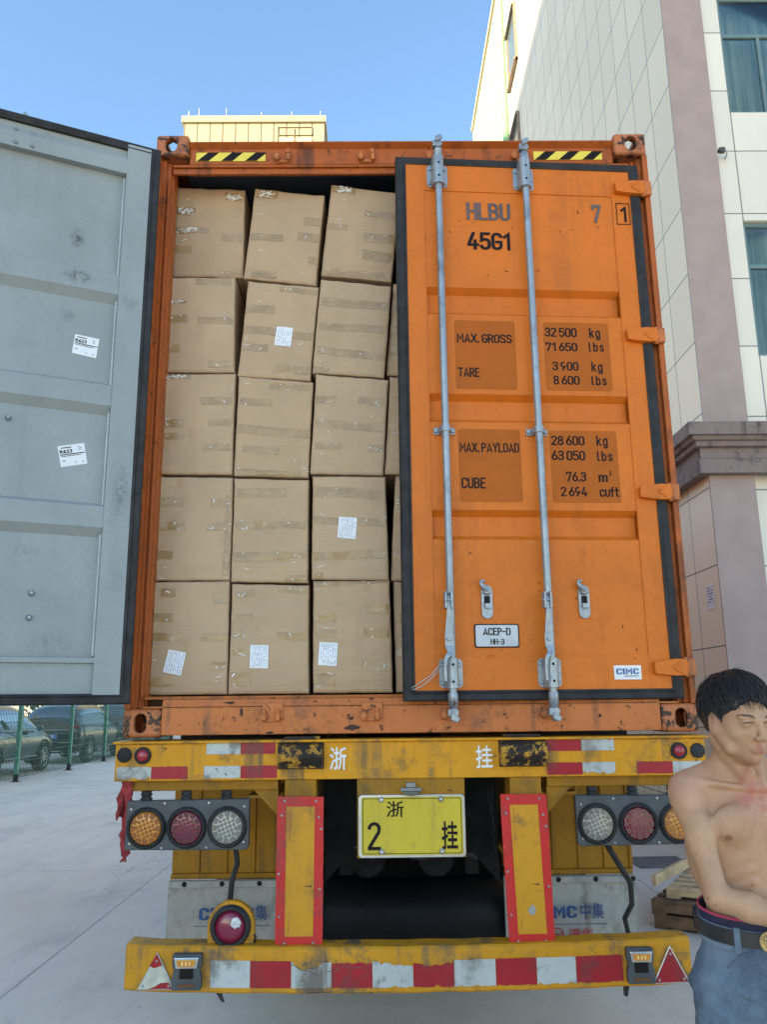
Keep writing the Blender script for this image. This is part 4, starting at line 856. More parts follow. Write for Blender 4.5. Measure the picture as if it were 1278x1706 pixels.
DESC = {0: 'upright box in the top row beside the dark left post', 1: 'tilted box in the top row leaning right between two dark gaps', 2: 'crumple bottomed tilted box in the top row next to the orange door', 3: 'top row box almost hidden behind the black door seal',
 4: 'left box of the second row under the upright top box', 5: 'second row box with a small white label at its centre', 6: 'second row box with three full width tape bands beside the half hidden column', 7: 'second row box mostly hidden behind the black door seal',
 8: 'left box of the middle row with white film glints on its top edge', 9: 'middle row box below the white labelled second row box', 10: 'middle row box between the second column and the half hidden column', 11: 'middle row box mostly hidden behind the black door seal',
 12: 'left box of the fourth row with a tape strip down its right edge', 13: 'fourth row box with long crossing tape bands and no label', 14: 'fourth row box with a white label between full width tape bands', 15: 'fourth row box mostly hidden behind the black door seal',
 16: 'bottom left box with a slanted white label', 17: 'bottom row box with an upright white label near its middle', 18: 'bottom row box with a white label near its left edge', 19: 'bottom row box mostly hidden behind the black door seal'}
def make_box(i, yf, q):
    rn = random.Random(100 + i); P = [(q[0], q[1]), (q[2], q[3]), (q[4], q[5]), (q[6], q[7])]
    cx = sum(p[0] for p in P) / 4; zb = min(P[2][1], P[3][1])
    T = thing('cardboard_box', DESC[i], 'box', (cx, yf + .25, zb), 0, 'cardboard boxes stacked in the container')
    ph = [rn.uniform(0, 6.28) for _ in range(8)]; bul = rn.uniform(.002, .007)
    cr = [(rn.random(), rn.random(), rn.uniform(.003, .007), rn.uniform(.03, .08)) for _ in range(4)]
    dents = [(rn.choice((.035, .97)), rn.uniform(.1, .9)) for _ in range(3)]
    def disp(u, v):
        e = min(u, 1 - u, v, 1 - v); d = -bul * math.sin(math.pi * u) * math.sin(math.pi * v)
        d += .007 * max(0, 1 - e / .022) ** 2
        d += .0018 * math.sin(7 * u + ph[0]) * math.sin(5 * v + ph[1]) + .0012 * math.sin(17 * u + ph[2] + 3 * v) + .0009 * math.sin(29 * v + ph[3] + 4 * u)
        for (a, b, k, w_) in cr: d += k * math.exp(-((u - a) ** 2 + (v - b) ** 2) / w_ ** 2)
        d += .0035 * math.exp(-((v - .93 - .01 * math.sin(9 * u + ph[4])) / .007) ** 2)          # crushed line near the lower flap
        if i % 3 == 0: d += .0025 * math.exp(-((v - .06) / .006) ** 2)
        return d
    wob = lambda t, k: .0012 * math.sin(5 * t + ph[k]) + .0006 * math.sin(23 * t + ph[k + 1])
    def F(u, v, off=0):
        x = (P[0][0] * (1 - u) + P[1][0] * u) * (1 - v) + (P[3][0] * (1 - u) + P[2][0] * u) * v; z = (P[0][1] * (1 - u) + P[1][1] * u) * (1 - v) + (P[3][1] * (1 - u) + P[2][1] * u) * v
        x += wob(v, 4) * (2 * u - 1) * .8; z += -abs(wob(u, 5)) * (1 - 2 * v)
        return (x, yf + disp(u, v) - off, z)
    us = [0, .008, .02, .045] + [.045 + .91 * k / 26 for k in range(1, 26)] + [.955, .98, .992, 1]; vsn = [0, .006, .015, .035] + [.035 + .93 * k / 44 for k in range(1, 44)] + [.965, .985, .994, 1]
    m = MB(); nu, nv = len(us), len(vsn); vs = [F(u, v) for v in vsn for u in us]
    m.add(vs, [(j * nu + k, (j + 1) * nu + k, (j + 1) * nu + k + 1, j * nu + k + 1) for j in range(nv - 1) for k in range(nu - 1)], True)
    loop = [j for j in range(nu)] + [j * nu + nu - 1 for j in range(1, nv)] + [(nv - 1) * nu + j for j in range(nu - 2, -1, -1)] + [j * nu for j in range(nv - 2, 0, -1)]
    n = len(loop); a = [vs[k] for k in loop]; b = [(p[0], yf + .50, p[2]) for p in a]; m.add(a + b, [(k, (k + 1) % n, n + (k + 1) % n, n + k) for k in range(n)], False); m.add(b, [list(range(n))[::-1]], False)
    m.build('carton', 'card', T, weld=True)
    for tp in TAPES[i]:
        u0, v0, u1, v1 = tp[:4]; film = len(tp) > 4; sl = rn.uniform(-.018, .018) * (u1 - u0) * 2; jag = [rn.uniform(-.008, .008) for _ in range(40)]
        m = MB(); k1 = max(4, int((u1 - u0) * 30))
        u0, u1 = max(u0, .003), min(u1, .997)
        def G(a, b, o=.0012):
            u = u0 + a * (u1 - u0) + (jag[int(b * 4)] if a in (0, 1) else 0) ; v = v0 + b * (v1 - v0) + sl * a + .003 * math.sin(8 * a + ph[6])
            return F(min(max(u, .002), .998), min(max(v, .004), .996), o + (.0006 * math.sin(31 * a + ph[5]) * math.sin(5 * b)))
        m.grid(G, k1, 4, 0, True, True)
        # crinkles: raised thin folds, their glints painted white
        nc = rn.choice((0, 1, 2, 3)) if not film else 7
        for _ in range(nc):
            a0 = rn.uniform(.05, .8); b0 = rn.uniform(.1, .9); ln = rn.uniform(.05, .22) * (.5 + .5 * film) / max(.25, (u1 - u0)) * .35; sg = rn.choice((-1, 1)); cv = rn.uniform(-.3, .3); st = rn.uniform(-.5, .5)
            pts = [G(min(.98, a0 + ln * t), min(.95, max(.05, b0 + st * t + cv * math.sin(math.pi * t))), .0026) for t in [k / 6 for k in range(7)]]
            if max(p[0] for p in pts) - min(p[0] for p in pts) > .004 : m.tube(pts, [.0005, .0022, .0031, .0022, .0030, .0019, .0005], 5, 1)
        if film:
            for _ in range(9):
                a0 = rn.uniform(0, .55); b0 = rn.uniform(.05, .85); la = rn.uniform(.18, .44); lb = rn.uniform(.05, .14); m.grid(lambda a, b: G(min(.99, a0 + la * a), min(.98, b0 + lb * b * math.sin(math.pi * min(.97, max(.03, a))) + .10 * math.sin(5 * a + ph[3] + a0 * 9) * .8), .0032 + .0018 * math.sin(22 * b + 9 * a)), 10, 3, 1, True, True)
        m.build('packing_tape', ['tape', 'film'], T)
    # loose painted glints of film creases elsewhere on the face
    for _ in range(4):
        m = MB()
        u, v = rn.choice((rn.uniform(.01, .2), rn.uniform(.75, .98))), rn.uniform(.05, .97); a = rn.uniform(-.5, .5) ; l = rn.uniform(.03, .11)
        m.tube([F(min(.995, max(.005, u + l * t * math.cos(a))), min(.99, max(.01, v + l * .7 * t * math.sin(a) + .008 * math.sin(3 * t))), .0015) for t in [k / 5 for k in range(6)]], [.0004, .0014, .0020, .0013, .0018, .0004], 5)
        m.build('film_glint', 'film', T)
    if i in LABELS:
        c = LABELS[i]; Q = lambda u, v, o: F((c[0][0] * (1 - u) + c[1][0] * u) * (1 - v) + (c[3][0] * (1 - u) + c[2][0] * u) * v, (c[0][1] * (1 - u) + c[1][1] * u) * (1 - v) + (c[3][1] * (1 - u) + c[2][1] * u) * v, o)
        m = MB(); m.grid(lambda a, b: Q(a, b, .0028), 6, 6, 0, True, True); m.mat = 1
        for k in range(7):
            u = .12 + k * .125; v = .06
            while v < .92:
                l = rn.uniform(.015, .07)
                if rn.random() < (.85 if k % 2 else .6): m.add([Q(u, v, .0036), Q(u + rn.choice((.022, .03, .045)), v, .0036), Q(u + .03, min(.95, v + l), .0036), Q(u, min(.95, v + l), .0036)], [(0, 3, 2, 1)])
                v += l + rn.uniform(.01, .04)
        m.build('shipping_label', ['paper', 'print'], T)
for i, (y, q) in enumerate(BOXES): make_box(i, y, q)

# ================================================================== the trailer
TR = thing('flatbed_trailer', 'yellow container trailer chassis with red and white reflective bumper', 'trailer', (0, 0, 0))
m = MB(); m.prism([(-.030, 1.328), (-.030, 1.476), (.09, 1.476), (.09, 1.464), (-.018, 1.464), (-.018, 1.340), (.09, 1.340), (.09, 1.328)], -1.232, 1.222, 'x'); m.box(-1.232, -.0295, 1.3285, -1.222, .09, 1.4755); m.box(1.212, -.0295, 1.3285, 1.222, .09, 1.4755)
m.box(-1.242, -.044, 1.4765, 1.234, .15, 1.487); m.build('rear_beam', 'yellow', TR, bevel=.003)
for x in (-.46, .46): m = MB(); m.box(x - .075, -.035, 1.4875, x + .075, .08, 1.4990); m.build('support_pad', 'yellow_dirty', TR, bevel=.003)
for a, b in ((-.555, -.372), (.362, .553)):
    m = MB(); n = 7; m.prism([(-.031, 1.376), (-.060, 1.374)] + [(-.062 - .026 * math.sin(math.pi * k / n * .9), 1.382 + .080 * k / n) for k in range(n + 1)] + [(-.055, 1.470), (-.031, 1.472)], a, b, 'x'); m.box(a - .004, -.036, 1.3695, b + .004, -.0302, 1.4755)
    m.build('twist_lock_guard', 'yellow_dirty', TR, bevel=.005)
# frame, cross beams, gussets
m = MB()
for x in (-.46, .46): m.box(x - .07, .1, 1.44, x + .07, 12.0, 1.475); m.box(x - .006, .1, 1.02, x + .006, 12.0, 1.4395); m.box(x - .07, .1, .99, x + .07, 12.0, 1.0195)
m.build('chassis_rail', 'yellow_dull', TR, bevel=.003)
for k in range(9): 
    m = MB(); y = 1.0 + k * 1.3; m.box(-1.2, y, 1.34, -.531, y + .10, 1.474); m.box(.531, y, 1.34, 1.2, y + .10, 1.474); m.box(-.389, y, 1.14, .389, y + .10, 1.38); m.build('cross_beam', 'dark_steel' , TR)
m = MB(); m.box(-.39, .30, 1.05, .39, .36, 1.43); m.prism([(-.385, 1.06), (-.385, .86), (-.20, 1.06)], .31, .33, 'y'); m.prism([(.385, 1.06), (.385, .86), (.20, 1.06)], .31, .33, 'y'); m.build('cross_plate', 'dark_steel', TR)
for sx in (-1, 1):
    m = MB(); m.prism([(sx * .56, 1.322), (sx * .70, 1.322), (sx * .56, 1.18)], .02, .035, 'y'); m.box(sx * .57, .035, 1.25, sx * .69, .55, 1.262); m.build('gusset', 'yellow_dull', TR)
    m = MB(); m.box(sx * 1.19, .005, 1.286, sx * .56, .12, 1.3275); m.build('under_plate', 'yellow_dull', TR, bevel=.004)
    m = MB()
    m.box(sx * .53, -.024, .60, sx * .40, .12, 1.3275); m.build('bumper_post', 'yellow_dull', TR, bevel=.004)
# reflective strips on the beam
def jag_strip(x0, x1, z0, z1, y, mt, seed, up=.0, dn=.0, par=None, n=16, name='reflective_strip'):
    q = random.Random(seed); top = [(x0 + (x1 - x0) * k / n, z1 - (up * abs(q.gauss(0, 1)) if up else 0)) for k in range(n + 1)]; bot = [(x0 + (x1 - x0) * k / n, z0 + (dn * abs(q.gauss(0, 1)) if dn else 0)) for k in range(n + 1)]
    m = MB(); m.prism(bot + top[::-1], y, y + .0014, 'y'); return m.build(name, mt, par)
i = 0
for x0, x1, z0, z1, mt, dn in ((-.856, -.715, 1.430, 1.480, 'tape_w', .002), (-.713, -.571, 1.431, 1.480, 'tape_r', .001), (-1.222, -1.081, 1.336, 1.386, 'tape_w', .004), (-1.079, -.930, 1.336, 1.386, 'tape_r', .0), (-.863, -.713, 1.336, 1.386, 'tape_w', .002), (-.711, -.562, 1.336, 1.386, 'tape_r', 0),
    (.560, .703, 1.430, 1.479, 'tape_r', .0), (.705, .841, 1.430, 1.479, 'tape_w', .001), (.556, .703, 1.336, 1.385, 'tape_r', 0), (.705, .840, 1.336, 1.385, 'tape_w', .008), (.930, 1.078, 1.336, 1.385, 'tape_r', .001), (1.080, 1.205, 1.336, 1.385, 'tape_w', .002)):
    jag_strip(x0, x1, z0, z1, -.0325, mt, i, .0012, dn, TR); i += 1
# characters painted on the beam
m = MB(); m.text('浙', -.345, -.275, 1.365, 1.455, -.0315, bold=.012); m.build('lettering', 'white', TR); m = MB(); m.text('挂', .262, .332, 1.365, 1.455, -.0315, bold=.012); m.build('lettering', 'white', TR)
# small marker lamps on the beam
def marker(x, z, red):
    m = MB(); m.lathe((x, -.03, z), (0, -1, 0), [(0, .034), (.010, .034), (.014, .030), (.012, .024)] if red else [(0, .030), (.008, .030), (.012, .024), (.010, .015), (.013, .008)], 24); h = m.build('marker_lamp', 'rubber_dk', TR)
    if red: m = MB(); m.lathe((x, -.040, z), (0, -1, 0), [(0, .0238), (.006, .022), (.011, .014), (.012, .004)], 20); m.build('lens', 'redlens2', h)
marker(-1.194, 1.433, False); marker(-1.117, 1.430, True); marker(1.109, 1.426, True); marker(1.188, 1.426, False)
# tail light panels
def cells(m, c, r, mi, kind, y):
    m.mat = mi; cx, cz = c; pts = []
    if kind == 'ring':
        pts = [(r * .80, 2 * math.pi * k / 12, .115) for k in range(12)]
        for k in range(12): 
            a = 2 * math.pi * k / 12; x, z = cx + r * .80 * math.cos(a), cz + r * .80 * math.sin(a); ca, sa = math.cos(a), math.sin(a); h = r * .145
            P = [(x + ca * u * h - sa * v * h, z + sa * u * h + ca * v * h) for u, v in ((-1, -.8), (-.6, -1.1), (.7, -1.2), (1, -.9), (1, .9), (.7, 1.2), (-.6, 1.1), (-1, .8))]; m.prism(P, y, y - .003, 'y')
        for k in range(-2, 3):
            for j in range(-2, 3):
                if abs(k) == 2 and abs(j) == 2: continue
                x, z = cx + k * r * .25 * .92 - j * r * .09, cz + j * r * .25 * .92 + k * r * .09; h = r * .098; m.prism([(x - h, z - h * .8), (x + h * .8, z - h), (x + h, z + h * .8), (x - h * .8, z + h)], y, y - .003, 'y')
def light_panel(x0, x1, z0, z1, kinds, xs, zc, side):
    P = MB(); P.prism([(x0, z0 + .004), (x1 - .012, z0), (x1, z0 + .012), (x1, z1), (x0, z1 - .004)] if side < 0 else [(x0 + .012, z0), (x1, z0 + .004), (x1, z1 - .004), (x0, z1), (x0, z0 + .012)], -.055, -.020, 'y'); pn = P.build('light_panel', 'black_plastic', TR, bevel=.005)
    for i, (k, x) in enumerate(zip(kinds, xs)):
        m = MB(); m.lathe((x, -.055, zc), (0, -1, 0), [(0, .081), (.006, .080), (.016, .074), (.020, .070), (.018, .066), (.006, .064)], 40); rim = m.build('lamp', 'rubber_dk', pn)
        m = MB(); m.lathe((x, -.058, zc), (0, -1, 0), [(0, .0635), (.006, .0632), (.0085, .055), (.010, .030), (.0105, .002)], 36, 0); cells(m, (x, zc), .0635, 1, 'ring', -.0660); m.build('lens', [k, {'amber': 'amber_cell', 'redlens': 'red_cell', 'clear': 'clear_cell'}[k]], pn)
    m = MB()
    w_ = (x1 - x0)
    for fx_, fz in ((.04, .82), (.04, .15), (.31, .93), (.30, .06), (.67, .93), (.66, .06), (.96, .85), (.96, .16)): m.lathe((x0 + w_ * fx_, -.055, z0 + (z1 - z0) * fz), (0, -1, 0), [(0, .0045), (.003, .004)], 8)
    m.build('screw', 'bolt', pn)
    for x in xs:
        m = MB(); m.lathe((x - .01, -.035, z1 - .002), (0, 0, 1), [(0, .024), (.008, .024), (.010, .019), (.016, .019), (.018, .023), (.024, .023), (.026, .019), (.034, .022)], 14); m.build('rubber_mount', 'rubber', pn)
light_panel(-1.167, -.669, 1.062, 1.258, ['amber', 'redlens', 'clear'], (-1.083, -.920, -.756), 1.150, -1)
light_panel(.662, 1.160, 1.060, 1.256, ['clear', 'redlens', 'amber'], (.744, .911, 1.076), 1.146, 1)
# red and yellow marker boards
def board(P, I, seed):
    q = random.Random(seed); m = MB(); 
    def ring(a, b, n=14):
        out = []
        for k in range(n): t = k / n; out.append((a[0] * (1 - t) + b[0] * t + q.uniform(-.0008, .0008), a[1] * (1 - t) + b[1] * t + q.uniform(-.0008, .0008)))
        return out
    poly = ring(P[0], P[1]) + ring(P[1], P[2]) + ring(P[2], P[3]) + ring(P[3], P[0]); m.prism(poly, -.052, -.044, 'y'); b = m.build('marker_board', 'board_red', TR)
    m = MB(); m.prism(I, -.0535, -.0522, 'y'); m.build('reflector', 'board_yel', b)
    m = MB()
    for (u, v) in ((.16, .03), (.84, .03), (.10, .13), (.90, .14), (.06, .52), (.95, .22), (.93, .62), (.2, .97), (.8, .97), (.08, .80)):
        x = (P[0][0] * (1 - u) + P[1][0] * u) * (1 - v) + (P[3][0] * (1 - u) + P[2][0] * u) * v; z = (P[0][1] * (1 - u) + P[1][1] * u) * (1 - v) + (P[3][1] * (1 - u) + P[2][1] * u) * v
        m.lathe((x, -.052, z), (0, -1, 0), [(0, .0055), (.003, .005), (.005, .002)], 10)
    m.build('rivet', 'bolt', b)
    m = MB()
    for k in range(17): x = I[0][0] + .012; z = I[0][1] - .016 - k * .0075; m.box(x, -.0545, z, x + .004 + .003 * (k % 2), -.0537, z + .003)
    for k in range(6): x = I[3][0] + .012; z = I[3][1] + .02 + k * .007; m.box(x, -.0545, z, x + .004, -.0537, z + .003)
    m.build('small_print', 'red_ink', b)
    m = MB(); x, z = I[0]
    m.prism([(x + .07, z - .30), (x + .105, z - .305), (x + .104, z - .299)], -.0546, -.0538, 'y'); m.build('scratch', 'scar', b); return b
board([(-.556, 1.265), (-.367, 1.262), (-.369, .699), (-.556, .699)], [(-.518, 1.225), (-.403, 1.224), (-.406, .740), (-.518, .740)], 1)
b2 = board([(.354, 1.264), (.544, 1.262), (.549, .696), (.368, .694)], [(.392, 1.222), (.506, 1.222), (.518, .738), (.405, .738)], 2)
q = random.Random(4); m = MB(); m.prism([(.465 + .016 * math.cos(t) * q.uniform(.6, 1.3), .826 + .022 * math.sin(t) * q.uniform(.6, 1.2)) for t in [2 * math.pi * k / 16 for k in range(16)]], -.0548, -.0538, 'y'); m.build('bare_patch', simple('bare grey metal', (.30, .29, .27), .6), b2)
# number plate and its bracket
m = MB(); m.box(-.231, -.020, 1.262, .212, -.012, 1.3275); m.box(-.231, -.020, 1.02, .212, -.012, 1.26); m.build('plate_bracket', 'yellow_dull', TR)
m = MB(); m.prism(rrect(-.226, 1.022, .210, 1.264, .014, 2), -.032, -.0202, 'y'); pf = m.build('plate_frame', M['bolt'], TR, bevel=.002)
m = MB(); m.prism(rrect(-.214, 1.032, .200, 1.256, .010), -.036, -.0322, 'y'); pl = m.build('number_plate', 'plate_y', TR, bevel=.0015)
m = MB(); a = rrect(-.209, 1.037, .195, 1.251, .009); b = rrect(-.2065, 1.0395, .1925, 1.2485, .008); n = len(a)
m.add([(p[0], -.0366, p[1]) for p in a] + [(p[0], -.0366, p[1]) for p in b], [(k, (k + 1) % n, n + (k + 1) % n, n + k) for k in range(n)]); m.text('浙', -.112, -.040, 1.178, 1.240, -.0366, bold=.012); m.din('2', -.190, -.135, 1.052, 1.160, -.0366, t=.14); m.text('挂', .112, .178, 1.052, 1.160, -.0366, bold=.02); m.build('lettering', 'ink', pl)
for x in (-.132, .112):
    for z in (1.046, 1.246): m = MB(); m.lathe((x, -.036, z), (0, -1, 0), [(0, .012), (.006, .011), (.010, .005)], 12); m.build('bolt', 'bolt', pl)
m = MB(); m.box(-.052, -.05, 1.278, .034, -.02, 1.292); m.box(-.030, -.045, 1.2925, .010, -.02, 1.312); m.cyl((-.010, -.042, 1.278), (-.010, -.042, 1.262), .040, .022, seg=20); m.build('plate_lamp', simple('dull grey metal', (.22, .23, .22), .5, .3), TR, bevel=.003)
BF = Matrix(((.983, 0, 0, -.003), (0, 1, 0, 0), (0, 0, .983, .0278), (0, 0, 0, 1)))     # measured outline set back to the bumper's own plane
# underrun bumper, slightly bowed
m = MB(BF); n = 40; xs = [-1.150 + 2.245 * k / n for k in range(n + 1)]
def bow(x): t = (x + .03) / 1.12; return -.020 * (1 - t * t)
def by(x): t = abs((x + .03) / 1.12); return .018 * max(0, t - .93) / .07
sec = [(-.085, .544), (-.092, .553), (-.092, .700), (-.080, .712), (.02, .712), (.02, .544)]; vs = []
for x in xs: vs += [(x, y + by(x) + .0015 * math.sin(x * 19), z + bow(x) + .0012 * math.sin(x * 27 + z * 9)) for y, z in sec]
k_ = len(sec); m.add(vs, [(i * k_ + j, i * k_ + (j + 1) % k_, (i + 1) * k_ + (j + 1) % k_, (i + 1) * k_ + j) for i in range(n) for j in range(k_)] + [tuple(range(k_))[::-1], tuple(n * k_ + j for j in range(k_))], False)
BU = m.build('bumper', 'bumper', TR, bevel=.004)
ed = [-.809, -.652, -.492, -.333, -.173, -.012, .149, .313, .474, .630, .815]
ups = [0, .004, .012, .010, .008, .012, .004, .002, .004, .006, .003]
for k in range(10):
    x0, x1 = ed[k] + .001, ed[k + 1] - .001; qq = random.Random(40 + k); n2 = 14
    big = {2: .030, 3: .006, 4: .020, 5: .020}.get(k, 0)
    top = []; bot = []
    for j in range(n2 + 1):
        x = x0 + (x1 - x0) * j / n2; t = j / n2; w_ = big * (math.sin(math.pi * min(1, t * 1.3)) ** .6 if k in (2,) else (t if k == 4 else ((1 - abs(t - .4) * 1.4) if k == 5 else .8)))
        top.append((x, .664 + bow(x) - max(0, w_) - (ups[k] * .4 * abs(qq.gauss(0, 1)) if ups[k] else 0))); bot.append((x, .567 + bow(x) + (0 if k < 2 else abs(qq.gauss(0, .004)) * (qq.random() < .4))))
    m = MB(BF); m.prism(bot + top[::-1], -.0955, -.0935, 'y'); m.build('reflective_strip', 'tape_w' if k % 2 == 0 else 'tape_r', BU)
# torn dark glue rim over the peeled stretch
m = MB(BF); m.tube([(-.505 + .33 * t, -.094, .640 + bow(-.35) + .012 * math.cos(t * 9) - .012 * math.sin(math.pi * t) + .004 * math.sin(t * 31)) for t in [k / 24 for k in range(25)]], [.0016 + .0012 * abs(math.sin(k * 1.7)) for k in range(25)], 5); m.build('glue_residue', simple('dark glue residue', (.12, .09, .06), .8, var=.4, scale=50), BU)
# triangle reflectors
def tri(P, mt, corner=None):
    cx, cz = sum(p[0] for p in P) / 3, sum(p[1] for p in P) / 3; m = MB(BF); m.prism(P, -.102, -.093, 'y'); t_ = m.build('triangle_reflector', 'bolt', BU, bevel=.003)
    I = [(cx + (p[0] - cx) * .88, cz + (p[1] - cz) * .88) for p in P]; m = MB(BF); m.prism(I, -.105, -.1022, 'y'); m.build('reflector', mt, BU)
    m = MB(BF)
    for p in P: x, z = cx + (p[0] - cx) * .66, cz + (p[1] - cz) * .66; m.lathe((x, -.105, z), (0, -1, 0), [(0, .0055), (.004, .003)], 10)
    m.build('screw', 'bolt', BU)
    if corner:
        for cpoly in corner: m = MB(BF); m.prism(cpoly, -.1062, -.1052, 'y'); m.build('red_remnant', 'tape_r', BU)
    return t_
tri([(-1.092, .552), (-.942, .552), (-1.018, .688)], simple('faded cream reflector', (.50, .49, .38), .4, var=.15, scale=30), [[(-1.045, .640), (-1.027, .631), (-.994, .641), (-1.018, .682)], [(-1.045, .558), (-.955, .558), (-.968, .580), (-1.0, .578), (-1.02, .566)]])
tri([(.926, .548), (1.074, .552), (1.004, .688)], 'tape_r')
# side marker boxes with chrome cap
for x0, x1 in ((-.953, -.838), (.826, .932)):
    c = (x0 + x1) / 2; w_ = (x1 - x0) / 2; zb, zt = .556, .684
    m = MB(BF); m.prism([(c - w_, zb), (c + w_, zb), (c + w_, zb + .05), (c + w_ * .86, (zb + zt) / 2), (c + w_, zt - .035), (c + w_, zt), (c - w_, zt), (c - w_, zt - .035), (c - w_ * .86, (zb + zt) / 2), (c - w_, zb + .05)], -.125, -.093, 'y'); bx_ = m.build('side_marker', 'black_plastic', BU, bevel=.005)
    m = MB(BF); m.prism([(c - w_ * .86, zt - .008), (c - w_ * .72, zt - .048), (c + w_ * .72, zt - .048), (c + w_ * .86, zt - .008)], -.138, -.1252, 'y'); m.build('chrome_cap', 'chrome', BU, bevel=.004)
    m = MB(BF); m.prism([(c - w_ * .66, zt - .016), (c - w_ * .54, zt - .040), (c + w_ * .54, zt - .040), (c + w_ * .66, zt - .016)], -.1415, -.1382, 'y', 0)
    for k in range(3): m.box(c - .018 + k * .014, -.1425, zt - .035, c - .011 + k * .014, -.1416, zt - .021, 1)
    m.build('lens', ['amber', simple('bright amber diode', (.9, .55, .2), .3)], BU)
    m = MB(BF); m.box(c - .026, -.131, zb + .042, c + .026, -.1255, zb + .080, 0); m.box(c - .032, -.129, zb + .012, c + .032, -.1255, zb + .024, 1); m.build('dark_lens', ['ink', simple('brown lens', (.14, .05, .02), .3)], BU, bevel=.002)
# round lamp on a yellow hoop bracket
cx, cz = -.733, .778; P = [(cx + .093 * math.cos(t), cz + .093 * math.sin(t)) for t in [math.pi * k / 20 for k in range(21)]]; P = P + [(cx - .093, .700), (cx + .093, .700)]
m = MB(); m.prism(P, -.040, .0, 'y'); rb = m.build('lamp_bracket', 'yellow', TR, bevel=.005)
m = MB(); m.lathe((cx, -.040, cz), (0, -1, 0), [(0, .080), (.014, .080), (.026, .073), (.028, .066), (.020, .061), (.010, .060)], 36); m.build('lamp_rim', 'rubber_dk', rb)
m = MB(); m.lathe((cx, -.052, cz), (0, -1, 0), [(0, .0595), (.006, .058), (.014, .035), (.016, .003)], 32); m.build('lens', M['redlens'], rb)
q = random.Random(9); m = MB(); m.prism([(cx + .025 + .021 * math.cos(t) * q.uniform(.7, 1.25), cz + .018 + .021 * math.sin(t) * q.uniform(.7, 1.25)) for t in [2 * math.pi * k / 18 for k in range(18)]], -.0705, -.0655, 'y'); m.build('worn_patch', simple('worn white patch', (.55, .54, .52), .6, var=.3, scale=60), rb)
m = MB(); m.tube([(cx - .01, -.01, .87), (cx - .012, .03, .93), (cx + .01, .02, 1.0), (cx + .004, .0, 1.065)], .011, 8); m.build('lamp_cable', 'rubber', rb); m = MB(); m.tube([(cx + .085, -.03, .75), (cx + .10, -.045, .74), (cx + .095, -.04, .72), (cx + .09, -.03, .73)], .004, 6, 0); m.build('lamp_cable', 'rubber', rb)
m = MB(); m.tube([(.79, .0, 1.062), (.83, .03, 1.0), (.92, .15, .88), (1.02, .5, .72), (1.05, .75, .60), (1.10, .85, .46)], .012, 8); m.build('cable', 'rubber', TR)
m = MB(); m.tube([(.325, .05, 1.30), (.315, .02, 1.24), (.335, .02, 1.13), (.328, .02, 1.10), (.345, .0, 1.00), (.352, .03, .88)], .004, 6); m.tube([(.335, .05, 1.30), (.33, .02, 1.20), (.34, .02, 1.10)], .004, 6); m.tube([(.318, .01, 1.10), (.345, .0, 1.095), (.345, .0, 1.085), (.32, .01, 1.09)], .003, 6); m.build('loose_wires', 'ink', TR)
for x, dx in ((-.78, .012), (.83, -.012)):
    m = MB(); m.prism([(x - .012, .535), (x + .012, .535), (x + .014 + dx, .495), (x + dx, .50)], -.01, -.004, 'y'); m.build('strap_end', 'rubber', TR)
# mudguards and dusty flaps
for sx in (-1, 1):
    m = MB(); pr = []
    xa, xb = (-1.209, -.50) if sx < 0 else (.50, 1.162); n = 5
    for k in range(n): 
        a = xa + (xb - xa) * k / n; b = xa + (xb - xa) * (k + 1) / n; m.box(a + .004, .955, .79, b - .004, .965, 1.30); m.box(b - .012, .945, .79, b + .004, .97, 1.30)
    m.box(xa, .94, .765, xb, .975, .79); m.box(xa, .965, .80, xb, 1.0, 1.30); m.build('mudguard', 'yellow_dull', TR, bevel=.003)
    m = MB(); pts = [(.97 + .68 - .68 * math.cos(t), 1.0 + .35 * math.sin(t)) for t in [math.pi * k / 16 for k in range(17)]]
    m.prism([(y, z) for y, z in pts] + [(y, z - .008) for y, z in pts[::-1]], xa, xb, 'x'); m.build('mudguard_arch', 'yellow_dull', TR)
    q = random.Random(3); ff = lambda u, v: (xa - .005 + u * (xb - xa + .01) + .012 * math.sin(v * 3) * (1 if sx > 0 else -1) * 0, .93 - .02 * v + .018 * math.sin(u * 7 + sx) * v, .762 - v * .36)
    m = MB(); m.grid(ff, 20, 14); m.grid(lambda u, v: tuple(Vector(ff(u, v)) + Vector((0, .012, 0))), 20, 14); fl = m.build('mud_flap', 'flap', TR)
    m = MB(); m.box(xa, .905, .730, xb, .925, .762); m.build('flap_batten', simple('pale grey batten', (.33, .33, .31), .6, var=.2, scale=12), TR, bevel=.003)
    for k in range(4): m = MB(); m.lathe((xa + .08 + k * .19, .905, .748), (0, -1, 0), [(0, .013), (.008, .010)], 10); m.build('bolt', 'dark_steel', TR)
Y = .882
